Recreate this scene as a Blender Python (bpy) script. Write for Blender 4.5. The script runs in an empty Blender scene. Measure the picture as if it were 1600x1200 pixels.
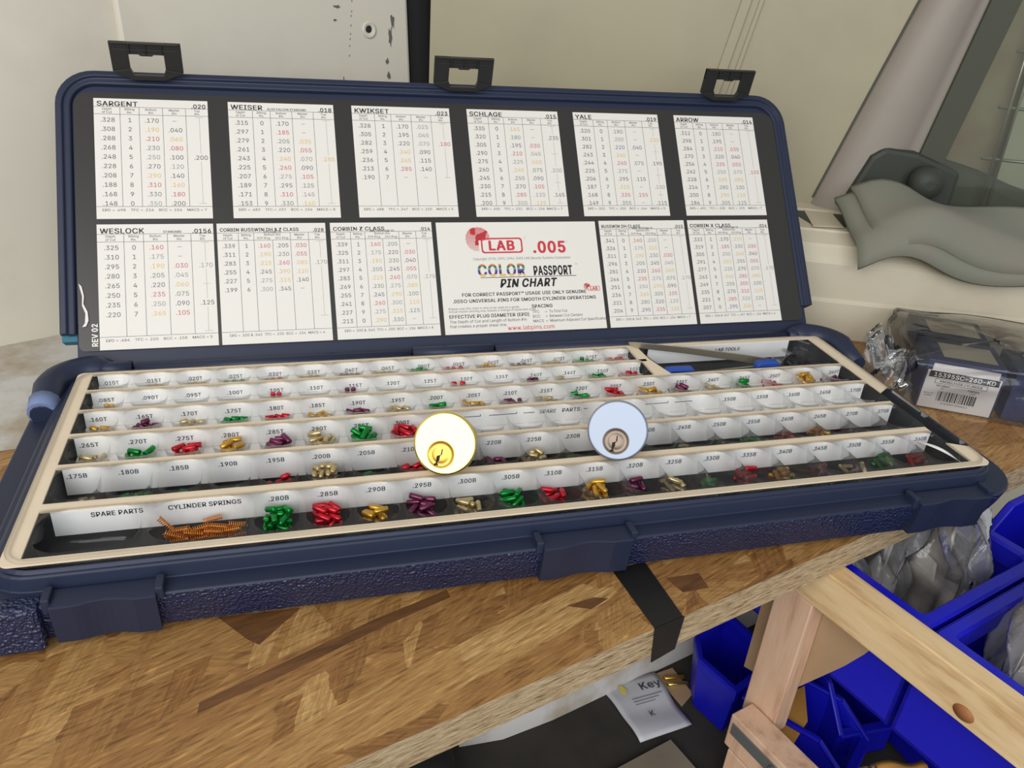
import bpy, math, random
import numpy as np
from mathutils import Vector, Matrix
random.seed(7)
rng = np.random.default_rng(11)
SC = bpy.context.scene
COL = SC.collection
PI = math.pi

# ------------------------------------------------------------------ camera, light, exposure
cam_d = bpy.data.cameras.new('camera')
cam = bpy.data.objects.new('camera', cam_d)
COL.objects.link(cam)
RC = ((0.963386, -0.258162, 0.071800), (-0.059395, -0.467010, -0.882256), (0.261372, 0.845690, -0.465250))
CAM_P = Vector((0.1201, -0.2979, 0.2344))
_x, _y, _z = (Vector(r) for r in RC)
M = Matrix((_x, -_y, -_z)).transposed().to_4x4()
M.translation = CAM_P
cam.matrix_world = M
cam_d.sensor_fit = 'HORIZONTAL'
cam_d.sensor_width = 36.0
cam_d.lens = 36.0 * 1268.88 / 1600.0
cam_d.clip_start = 0.01
cam_d.clip_end = 50
SC.camera = cam

world = bpy.data.worlds.new('daylight')
SC.world = world
world.use_nodes = True
wn = world.node_tree
wn.nodes['Background'].inputs[0].default_value = (0.93, 0.96, 1.0, 1)
wn.nodes['Background'].inputs[1].default_value = 0.42


def area(name, loc, target, size, size_y, power, color):
    d = bpy.data.lights.new(name, 'AREA')
    d.shape = 'RECTANGLE'
    d.size = size
    d.size_y = size_y
    d.energy = power
    d.color = color
    o = bpy.data.objects.new(name, d)
    COL.objects.link(o)
    o.location = loc
    o.rotation_euler = (Vector(target) - Vector(loc)).to_track_quat('-Z', 'Y').to_euler()
    return o


area('daylight_from_side_door', (-0.75, -1.15, 0.95), (0.15, 0.1, 0.0), 1.2, 1.3, 22, (1.0, 0.98, 0.95))
area('daylight_from_rear_door', (0.25, -1.7, 0.75), (0.25, 0.1, 0.0), 1.0, 1.0, 12, (0.86, 0.93, 1.0))
SC.view_settings.view_transform = 'Standard'
SC.view_settings.look = 'None'
SC.view_settings.gamma = 1
SC.view_settings.use_curve_mapping = False
SC.view_settings.exposure = 0.0
SC.cycles.transparent_max_bounces = 24
SC.cycles.max_bounces = 8


# ------------------------------------------------------------------ materials
def lin(c):
    c = c / 255.0
    return c / 12.92 if c <= 0.04045 else ((c + 0.055) / 1.055) ** 2.4


def rgb(r, g, b):
    return (lin(r), lin(g), lin(b), 1)


def mat(name, col, rough=0.5, metal=0.0, spec=0.5, bump=None, coat=0.0):
    m = bpy.data.materials.new(name)
    m.use_nodes = True
    nt = m.node_tree
    p = nt.nodes['Principled BSDF']
    p.inputs['Base Color'].default_value = col
    p.inputs['Roughness'].default_value = rough
    p.inputs['Metallic'].default_value = metal
    p.inputs['Specular IOR Level'].default_value = spec
    p.inputs['Coat Weight'].default_value = coat
    if bump:
        kind, scale, strength, dist = bump
        tc = nt.nodes.new('ShaderNodeTexCoord')
        b = nt.nodes.new('ShaderNodeBump')
        b.inputs['Strength'].default_value = strength
        b.inputs['Distance'].default_value = dist
        if kind == 'voronoi':
            t = nt.nodes.new('ShaderNodeTexVoronoi')
            t.feature = 'SMOOTH_F1'
            out = t.outputs['Distance']
        else:
            t = nt.nodes.new('ShaderNodeTexNoise')
            t.inputs['Detail'].default_value = 6
            out = t.outputs['Fac']
        t.inputs['Scale'].default_value = scale
        nt.links.new(tc.outputs['Object'], t.inputs['Vector'])
        nt.links.new(out, b.inputs['Height'])
        nt.links.new(b.outputs['Normal'], p.inputs['Normal'])
    return m


def nd(nt, kind, **kw):
    n = nt.nodes.new(kind)
    for k, v in kw.items():
        if k in n.inputs:
            n.inputs[k].default_value = v
        else:
            setattr(n, k, v)
    return n


def ramp(nt, stops):
    r = nt.nodes.new('ShaderNodeValToRGB')
    e = r.color_ramp.elements
    while len(e) < len(stops):
        e.new(0.5)
    for i, (p, c) in enumerate(stops):
        e[i].position = p
        e[i].color = c
    return r


def mapping(nt, scale, rot=(0, 0, 0), loc=(0, 0, 0)):
    tc = nt.nodes.new('ShaderNodeTexCoord')
    mp = nd(nt, 'ShaderNodeMapping', vector_type='TEXTURE')
    mp.inputs['Scale'].default_value = tuple(1.0 / v for v in scale)
    mp.inputs['Rotation'].default_value = rot
    mp.inputs['Location'].default_value = loc
    nt.links.new(tc.outputs['Object'], mp.inputs['Vector'])
    return mp


def mix(nt, fac, a, b, mode='MIX'):
    n = nt.nodes.new('ShaderNodeMix')
    n.data_type = 'RGBA'
    n.blend_type = mode
    n.clamp_factor = True
    for sock, v in ((n.inputs[0], fac), (n.inputs[6], a), (n.inputs[7], b)):
        if isinstance(v, (int, float, tuple)):
            sock.default_value = v
        else:
            nt.links.new(v, sock)
    return n.outputs[2]


def wood_strand(name):
    """oriented strand board: overlapping flakes at several angles, each its own brown"""
    m = mat(name, rgb(150, 108, 62), 0.42, spec=0.45)
    nt = m.node_tree
    p = nt.nodes['Principled BSDF']
    out = None
    hts = None
    cols = [(0.0, rgb(104, 68, 34)), (0.3, rgb(138, 96, 52)), (0.55, rgb(158, 116, 66)), (0.8, rgb(178, 138, 84)), (1.0, rgb(206, 172, 118))]
    for i, (rot, sc, seed) in enumerate(((0.36, (36, 150, 20), 0), (0.10, (34, 130, 20), 3), (0.80, (44, 150, 20), 7), (-0.15, (32, 140, 20), 12), (1.25, (46, 160, 20), 21), (0.48, (28, 130, 20), 33))):
        mp = mapping(nt, sc, (0, 0, rot), (seed * 0.37, seed * 0.83, 0.2))
        nz = nd(nt, 'ShaderNodeTexNoise', Scale=1.1, Detail=5.0, Roughness=0.7)
        nt.links.new(mp.outputs[0], nz.inputs['Vector'])
        warp = nd(nt, 'ShaderNodeVectorMath', operation='ADD')
        sc_ = nd(nt, 'ShaderNodeVectorMath', operation='SCALE')
        sc_.inputs['Scale'].default_value = 0.55
        nt.links.new(nz.outputs['Color'], sc_.inputs[0])
        nt.links.new(mp.outputs[0], warp.inputs[0])
        nt.links.new(sc_.outputs[0], warp.inputs[1])
        v = nd(nt, 'ShaderNodeTexVoronoi', Scale=0.5, Randomness=1.0)
        nt.links.new(warp.outputs[0], v.inputs['Vector'])
        sep = nd(nt, 'ShaderNodeSeparateColor')
        nt.links.new(v.outputs['Color'], sep.inputs[0])
        gm = mapping(nt, (sc[0] * 2.0, sc[1] * 5, 10), (0, 0, rot), (seed, 1, 0))
        g = nd(nt, 'ShaderNodeTexNoise', Scale=1.0, Detail=8.0, Roughness=0.75)
        nt.links.new(gm.outputs[0], g.inputs['Vector'])
        add = nd(nt, 'ShaderNodeMath', operation='MULTIPLY_ADD')
        nt.links.new(sep.outputs[0], add.inputs[0])
        add.inputs[1].default_value = 0.42
        nt.links.new(g.outputs['Fac'], add.inputs[2])
        sub = nd(nt, 'ShaderNodeMath', operation='MULTIPLY_ADD')
        nt.links.new(add.outputs[0], sub.inputs[0])
        sub.inputs[1].default_value = 1.35
        sub.inputs[2].default_value = -0.46
        r = ramp(nt, cols)
        nt.links.new(sub.outputs[0], r.inputs[0])
        if out is None:
            out = r.outputs[0]
            hts = sep.outputs[1]
        else:
            st = nd(nt, 'ShaderNodeMath', operation='GREATER_THAN')
            nt.links.new(sep.outputs[2], st.inputs[0])
            st.inputs[1].default_value = 0.62
            out = mix(nt, st.outputs[0], out, r.outputs[0])
            mh = nd(nt, 'ShaderNodeMix')
            nt.links.new(st.outputs[0], mh.inputs[0])
            nt.links.new(hts, mh.inputs[2])
            nt.links.new(sep.outputs[1], mh.inputs[3])
            hts = mh.outputs[0]
    # fine pale splinters and dark pores
    fm = mapping(nt, (90, 700, 20), (0, 0, 0.42))
    fn = nd(nt, 'ShaderNodeTexNoise', Scale=1.0, Detail=5.0)
    nt.links.new(fm.outputs[0], fn.inputs['Vector'])
    fr = ramp(nt, [(0.32, (0.5, 0.44, 0.38, 1)), (0.46, (1, 1, 1, 1)), (0.6, (1, 1, 1, 1)), (0.72, (1.6, 1.6, 1.5, 1))])
    nt.links.new(fn.outputs['Fac'], fr.inputs[0])
    out = mix(nt, 0.8, out, fr.outputs[0], 'MULTIPLY')
    nt.links.new(out, p.inputs['Base Color'])
    b = nd(nt, 'ShaderNodeBump', Strength=0.5, Distance=0.0008)
    ha = nd(nt, 'ShaderNodeMath', operation='ADD')
    nt.links.new(hts, ha.inputs[0])
    nt.links.new(fn.outputs['Fac'], ha.inputs[1])
    nt.links.new(ha.outputs[0], b.inputs['Height'])
    nt.links.new(b.outputs['Normal'], p.inputs['Normal'])
    return m


def streaked(name, stops, scale, rot=(0, 0, 0), rough=0.6, bump=0.4, dist=0.001, detail=6.0):
    m = mat(name, stops[0][1], rough)
    nt = m.node_tree
    p = nt.nodes['Principled BSDF']
    mp = mapping(nt, scale, rot)
    n = nd(nt, 'ShaderNodeTexNoise', Scale=1.0, Detail=detail, Roughness=0.65)
    nt.links.new(mp.outputs[0], n.inputs['Vector'])
    r = ramp(nt, stops)
    nt.links.new(n.outputs['Fac'], r.inputs[0])
    nt.links.new(r.outputs[0], p.inputs['Base Color'])
    b = nd(nt, 'ShaderNodeBump', Strength=bump, Distance=dist)
    nt.links.new(n.outputs['Fac'], b.inputs['Height'])
    nt.links.new(b.outputs['Normal'], p.inputs['Normal'])
    return m


def clear(name, tint, gloss=0.5, rough=0.06, milk=0.06, bump=None):
    """thin clear plastic film: mostly see-through, glossy, a little milky"""
    m = bpy.data.materials.new(name)
    m.use_nodes = True
    nt = m.node_tree
    nt.nodes.clear()
    o = nd(nt, 'ShaderNodeOutputMaterial')
    t = nd(nt, 'ShaderNodeBsdfTransparent')
    t.inputs[0].default_value = tint
    g = nd(nt, 'ShaderNodeBsdfGlossy')
    g.inputs['Roughness'].default_value = rough
    d = nd(nt, 'ShaderNodeBsdfDiffuse')
    d.inputs[0].default_value = (0.85, 0.85, 0.85, 1)
    tl = nd(nt, 'ShaderNodeBsdfTranslucent')
    tl.inputs[0].default_value = (0.85, 0.85, 0.85, 1)
    dd = nd(nt, 'ShaderNodeMixShader')
    dd.inputs[0].default_value = 0.5
    nt.links.new(d.outputs[0], dd.inputs[1])
    nt.links.new(tl.outputs[0], dd.inputs[2])
    m1 = nd(nt, 'ShaderNodeMixShader')
    m1.inputs[0].default_value = milk
    nt.links.new(t.outputs[0], m1.inputs[1])
    nt.links.new(dd.outputs[0], m1.inputs[2])
    lw = nd(nt, 'ShaderNodeFresnel')
    lw.inputs[0].default_value = 1.45
    mm = nd(nt, 'ShaderNodeMath', operation='MULTIPLY')
    mm.inputs[1].default_value = gloss * 2
    nt.links.new(lw.outputs[0], mm.inputs[0])
    mm.use_clamp = True
    m2 = nd(nt, 'ShaderNodeMixShader')
    nt.links.new(mm.outputs[0], m2.inputs[0])
    nt.links.new(m1.outputs[0], m2.inputs[1])
    nt.links.new(g.outputs[0], m2.inputs[2])
    nt.links.new(m2.outputs[0], o.inputs[0])
    if bump:
        tc = nd(nt, 'ShaderNodeTexCoord')
        n = nd(nt, 'ShaderNodeTexNoise', Scale=bump[0], Detail=4.0)
        nt.links.new(tc.outputs['Object'], n.inputs['Vector'])
        b = nd(nt, 'ShaderNodeBump', Strength=bump[1], Distance=bump[2])
        nt.links.new(n.outputs['Fac'], b.inputs['Height'])
        nt.links.new(b.outputs[0], g.inputs['Normal'])
    return m


def painted(name, base, dirt, scale=6.0, lo=0.5, hi=0.75, rough=0.45, bump=0.15):
    m = mat(name, base, rough)
    nt = m.node_tree
    p = nt.nodes['Principled BSDF']
    mp = mapping(nt, (scale, scale, scale))
    n = nd(nt, 'ShaderNodeTexNoise', Scale=1.0, Detail=8.0, Roughness=0.6)
    nt.links.new(mp.outputs[0], n.inputs['Vector'])
    r = ramp(nt, [(lo, base), (hi, dirt)])
    nt.links.new(n.outputs['Fac'], r.inputs[0])
    nt.links.new(r.outputs[0], p.inputs['Base Color'])
    b = nd(nt, 'ShaderNodeBump', Strength=bump, Distance=0.002)
    nt.links.new(n.outputs['Fac'], b.inputs['Height'])
    nt.links.new(b.outputs['Normal'], p.inputs['Normal'])
    return m


MT = {}
MT['navy'] = mat('navy_plastic', rgb(35, 42, 64), 0.45, spec=0.4)
MT['navy_grain'] = mat('pebbled_navy_plastic', rgb(32, 40, 72), 0.28, spec=0.55, bump=('voronoi', 760, 1.0, 0.0016))
MT['scuff'] = mat('pale_scuffed_blue', rgb(112, 128, 166), 0.65)
MT['teal'] = mat('teal_scuff', rgb(40, 110, 130), 0.6)
MT['black'] = mat('black_plastic', rgb(34, 34, 32), 0.4)
MT['seam'] = mat('black_rubber', rgb(26, 27, 26), 0.6)
MT['chart'] = mat('black_printed_card', rgb(44, 42, 39), 0.34, spec=0.6)
MT['white'] = mat('white_print', rgb(228, 223, 214), 0.5)
MT['card'] = painted('cream_card', rgb(232, 214, 186), rgb(222, 204, 178), 30, 0.4, 0.8, 0.55, 0.05)
MT['label'] = mat('white_label_card', rgb(244, 243, 240), 0.5)
MT['inside'] = mat('dark_case_inside', rgb(40, 42, 48), 0.5)
MT['ink'] = mat('black_ink', rgb(22, 22, 24), 0.5)
INK = {'k': (78, 78, 80), 'a': (150, 150, 148), 'r': (198, 84, 92), 'y': (222, 186, 104), 'g': (112, 130, 116), 'p': (104, 84, 112), 'b': (84, 88, 150), 'R': (200, 54, 62), 'l': (120, 118, 118), 'G': (40, 120, 80), 'P': (70, 50, 130), 'O': (226, 120, 50)}
for k_, v_ in INK.items():
    MT['ink_' + k_] = mat('print_ink_' + k_, rgb(*v_), 0.5)
MT['clear'] = clear('clear_tray_plastic', (0.99, 0.99, 0.99, 1), 0.33, 0.06, 0.025)
MT['milkybag'] = clear('cloudy_bag_film', (0.93, 0.93, 0.93, 1), 0.8, 0.14, 0.24, (60, 0.6, 0.004))
MT['bag'] = clear('clear_bag_film', (0.97, 0.97, 0.965, 1), 0.5, 0.12, 0.05, (60, 0.6, 0.004))
PINC = {'green': (26, 142, 62), 'red': (206, 44, 58), 'gold': (216, 168, 66), 'purple': (122, 58, 88), 'nickel': (206, 186, 138)}
for k_, v_ in PINC.items():
    MT['pin_' + k_] = mat('anodised_' + k_, rgb(*v_), 0.3, 0.75)
MT['copper'] = mat('copper_wire', rgb(236, 160, 78), 0.3, 0.85)
MT['brass'] = mat('polished_brass', rgb(250, 226, 130), 0.22, 0.95)
MT['brass_dark'] = mat('turned_brass', rgb(226, 180, 84), 0.35, 0.9)
MT['satin'] = mat('satin_chrome', rgb(162, 170, 184), 0.55, 0.9)
MT['bronze'] = mat('worn_bronze_plug', rgb(126, 112, 100), 0.4, 0.85)
MT['keyhole'] = mat('keyway_shadow', rgb(22, 20, 16), 0.8)
MT['steel'] = mat('brushed_steel', rgb(176, 168, 150), 0.35, 0.85)
MT['bluegrip'] = mat('blue_rubber_grip', rgb(30, 72, 160), 0.5)
MT['osb'] = wood_strand('oriented_strand_board')
MT['osb_edge'] = streaked('strand_board_edge', [(0.30, rgb(74, 54, 36)), (0.40, rgb(186, 154, 112)), (0.55, rgb(218, 190, 148)), (0.75, rgb(240, 220, 182))], (110, 110, 700), rough=0.75, bump=1.0, dist=0.003)
MT['flake'] = streaked('dark_wood_flake', [(0.3, rgb(84, 54, 28)), (0.7, rgb(118, 78, 42))], (40, 240, 40), (0, 0, 0.3), 0.5)
MT['tape'] = mat('black_tape', rgb(24, 23, 21), 0.5, bump=('noise', 90, 0.3, 0.001))
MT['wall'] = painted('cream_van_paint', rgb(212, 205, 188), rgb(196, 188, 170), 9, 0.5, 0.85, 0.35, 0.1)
MT['wall2'] = painted('shaded_van_paint', rgb(166, 157, 130), rgb(154, 145, 120), 7, 0.45, 0.8, 0.4, 0.1)  # darker copy of the van paint, right wall's shade put into the colour
MT['pillar'] = painted('pale_pillar_paint', rgb(146, 137, 126), rgb(138, 130, 118), 8, 0.5, 0.8, 0.45, 0.05)
MT['dirty'] = painted('dirty_white_ledge', rgb(202, 199, 193), rgb(168, 152, 128), 20, 0.45, 0.66, 0.6, 0.4)
MT['ledge'] = painted('worn_cream_ledge', rgb(206, 196, 172), rgb(196, 184, 160), 18, 0.45, 0.75, 0.6, 0.2)
MT['seal'] = mat('haze_lightened_black', rgb(72, 74, 60), 0.7)  # black seal with haze painted into its colour; also tints the slot shade
MT['olive'] = mat('dark_olive_plastic', rgb(52, 54, 46), 0.6)
MT['scratch'] = mat('bare_grey_scratch', rgb(98, 98, 92), 0.6)
MT['cloth'] = painted('grey_green_felt', rgb(124, 125, 110), rgb(130, 124, 112), 20, 0.4, 0.7, 0.95, 0.3)
MT['glass'] = clear('window_glass', (0.86, 0.88, 0.84, 1), 0.5, 0.02, 0.03)
MT['backwall'] = painted('brown_grey_cab', rgb(206, 190, 166), rgb(190, 164, 146), 12, 0.45, 0.7, 0.8, 0.05)
MT['paleback'] = painted('pale_grey_green', rgb(206, 206, 186), rgb(192, 194, 174), 8, 0.4, 0.7, 0.6, 0.05)
MT['seat'] = mat('dark_seat_cloth', rgb(104, 106, 92), 0.9)
MT['rack'] = mat('rack_wire_metal', rgb(196, 196, 184), 0.3, 0.7)
MT['navybox'] = mat('navy_carton', rgb(36, 42, 80), 0.5)
MT['carton'] = mat('white_carton', rgb(214, 208, 204), 0.55)
MT['beige'] = mat('beige_carton_panel', rgb(206, 194, 168), 0.6)
MT['bin'] = mat('blue_bin_plastic', rgb(18, 20, 185), 0.4, bump=('noise', 200, 0.1, 0.0005))
MT['pine'] = streaked('pine_lumber', [(0.32, rgb(186, 146, 98)), (0.5, rgb(222, 190, 142)), (0.7, rgb(232, 206, 162))], (90, 12, 90), (0, 0, 0.287), 0.6, 0.25, 0.0006, 4.0)
MT['pinepost'] = streaked('pine_post', [(0.32, rgb(186, 146, 118)), (0.5, rgb(214, 176, 146)), (0.7, rgb(222, 188, 160))], (90, 90, 10), (0, 0, 0.287), 0.6, 0.25, 0.0006, 4.0)
MT['knot'] = mat('pine_knot', rgb(160, 104, 60), 0.6)
MT['cardboard'] = painted('brown_cardboard', rgb(176, 146, 112), rgb(162, 132, 100), 16, 0.4, 0.7, 0.8, 0.1)
MT['envelope'] = painted('manila_paper', rgb(206, 150, 72), rgb(186, 130, 58), 30, 0.4, 0.75, 0.7, 0.2)
MT['floor'] = painted('black_rubber_mat', rgb(56, 52, 46), rgb(44, 42, 38), 20, 0.4, 0.7, 0.8, 0.5)
MT['ply'] = painted('grey_plywood', rgb(132, 122, 106), rgb(116, 106, 90), 18, 0.4, 0.75, 0.8, 0.2)
MT['packet'] = mat('white_paper_packet', rgb(200, 200, 204), 0.6)
MT['yellowprint'] = mat('yellow_print', rgb(222, 206, 90), 0.6)
MT['zinc'] = mat('zinc_plate', rgb(150, 156, 160), 0.35, 0.8)
MT['bagfill'] = painted('pale_paper_sleeve', rgb(196, 188, 178), rgb(120, 110, 104), 40, 0.4, 0.7, 0.7, 0.3)
MT['darkfill'] = mat('dark_parts', rgb(40, 38, 38), 0.5)


# ------------------------------------------------------------------ mesh helper
class MB:
    def __init__(self):
        self.v, self.f, self.m, self.s = [], [], [], []

    def add(self, vs, fs, mi=0, sm=False):
        b = len(self.v)
        self.v += [tuple(p) for p in vs]
        for f in fs:
            self.f.append(tuple(b + i for i in f))
            self.m.append(mi)
            self.s.append(sm)
        return self

    def box(self, a, b, mi=0, fr=None):
        (x0, y0, z0), (x1, y1, z1) = a, b
        vs = [(x0, y0, z0), (x1, y0, z0), (x1, y1, z0), (x0, y1, z0), (x0, y0, z1), (x1, y0, z1), (x1, y1, z1), (x0, y1, z1)]
        if fr:
            vs = [fr(*p) for p in vs]
        return self.add(vs, [(3, 2, 1, 0), (4, 5, 6, 7), (0, 1, 5, 4), (1, 2, 6, 5), (2, 3, 7, 6), (3, 0, 4, 7)], mi)

    def prism(self, poly, z0, z1, mi=0, fr=None, mi_side=None):
        n = len(poly)
        vs = [(x, y, z0) for x, y in poly] + [(x, y, z1) for x, y in poly]
        if fr:
            vs = [fr(*p) for p in vs]
        self.add(vs, [tuple(range(n - 1, -1, -1)), tuple(range(n, 2 * n))], mi)
        b = len(self.v) - 2 * n
        for i in range(n):
            j = (i + 1) % n
            self.f.append((b + i, b + j, b + n + j, b + n + i))
            self.m.append(mi if mi_side is None else mi_side)
            self.s.append(False)
        return self

    def rings(self, rs, mi=0, sm=True, cap0=False, cap1=False, closed=True):
        n = len(rs[0])
        b = len(self.v)
        for r in rs:
            self.v += [tuple(p) for p in r]
        for k in range(len(rs) - 1):
            m_ = mi[k] if isinstance(mi, (list, tuple)) else mi
            for i in range(n if closed else n - 1):
                j = (i + 1) % n
                self.f.append((b + k * n + i, b + k * n + j, b + (k + 1) * n + j, b + (k + 1) * n + i))
                self.m.append(m_)
                self.s.append(sm)
        m0 = mi[0] if isinstance(mi, (list, tuple)) else mi
        m1 = mi[-1] if isinstance(mi, (list, tuple)) else mi
        if cap0:
            self.f.append(tuple(b + i for i in range(n - 1, -1, -1)))
            self.m.append(m0)
            self.s.append(False)
        if cap1:
            e = b + (len(rs) - 1) * n
            self.f.append(tuple(e + i for i in range(n)))
            self.m.append(m1)
            self.s.append(False)
        return self

    def lathe(self, prof, n=40, mi=0, fr=None, sm=True, caps=True):
        rs = []
        for r, z in prof:
            ring = [(r * math.cos(2 * PI * i / n), r * math.sin(2 * PI * i / n), z) for i in range(n)]
            rs.append([fr(*p) for p in ring] if fr else ring)
        return self.rings(rs, mi, sm, caps, caps)

    def tube(self, pts, r, n=8, mi=0, closed=False):
        pts = [Vector(p) for p in pts]
        rs = []
        up = Vector((0, 0, 1))
        for i, p in enumerate(pts):
            t = (pts[min(i + 1, len(pts) - 1)] - pts[max(i - 1, 0)]).normalized()
            a = t.cross(up)
            if a.length < 1e-4:
                a = t.cross(Vector((0, 1, 0)))
            a.normalize()
            b = t.cross(a)
            rr = r[i] if isinstance(r, (list, tuple)) else r
            rs.append([p + a * rr * math.cos(2 * PI * k / n) + b * rr * math.sin(2 * PI * k / n) for k in range(n)])
        return self.rings(rs, mi, True, True, True)

    def grid(self, fn, nu, nv, mi=0, sm=True):
        vs = [fn(i / nu, j / nv) for j in range(nv + 1) for i in range(nu + 1)]
        fs = [(j * (nu + 1) + i, j * (nu + 1) + i + 1, (j + 1) * (nu + 1) + i + 1, (j + 1) * (nu + 1) + i) for j in range(nv) for i in range(nu)]
        return self.add(vs, fs, mi, sm)

    def mesh(self, name, mats):
        me = bpy.data.meshes.new(name)
        me.from_pydata(self.v, [], self.f)
        for k in (mats if isinstance(mats, (list, tuple)) else [mats]):
            me.materials.append(MT[k])
        me.polygons.foreach_set('material_index', self.m)
        me.polygons.foreach_set('use_smooth', self.s)
        me.update()
        return me

    def build(self, name, mats, parent=None, bevel=0.0, solid=0.0, seg=2, sub=0):
        o = bpy.data.objects.new(name, self.mesh(name, mats))
        COL.objects.link(o)
        if parent is not None:
            o.parent = parent
        if solid:
            md = o.modifiers.new('thickness', 'SOLIDIFY')
            md.thickness = solid
            md.offset = 0
        if sub:
            md = o.modifiers.new('smooth', 'SUBSURF')
            md.levels = md.render_levels = sub
        if bevel:
            md = o.modifiers.new('bevel', 'BEVEL')
            md.width = bevel
            md.segments = seg
            md.limit_method = 'ANGLE'
            md.angle_limit = math.radians(40)
        return o


def tag(o, label=None, cat=None, group=None, kind=None):
    if label:
        o['label'] = label
    if cat:
        o['category'] = cat
    if group:
        o['group'] = group
    if kind:
        o['kind'] = kind
    return o


def empty(name, loc=(0, 0, 0)):
    o = bpy.data.objects.new(name, None)
    COL.objects.link(o)
    o.location = loc
    o.empty_display_size = 0.01
    return o


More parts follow.
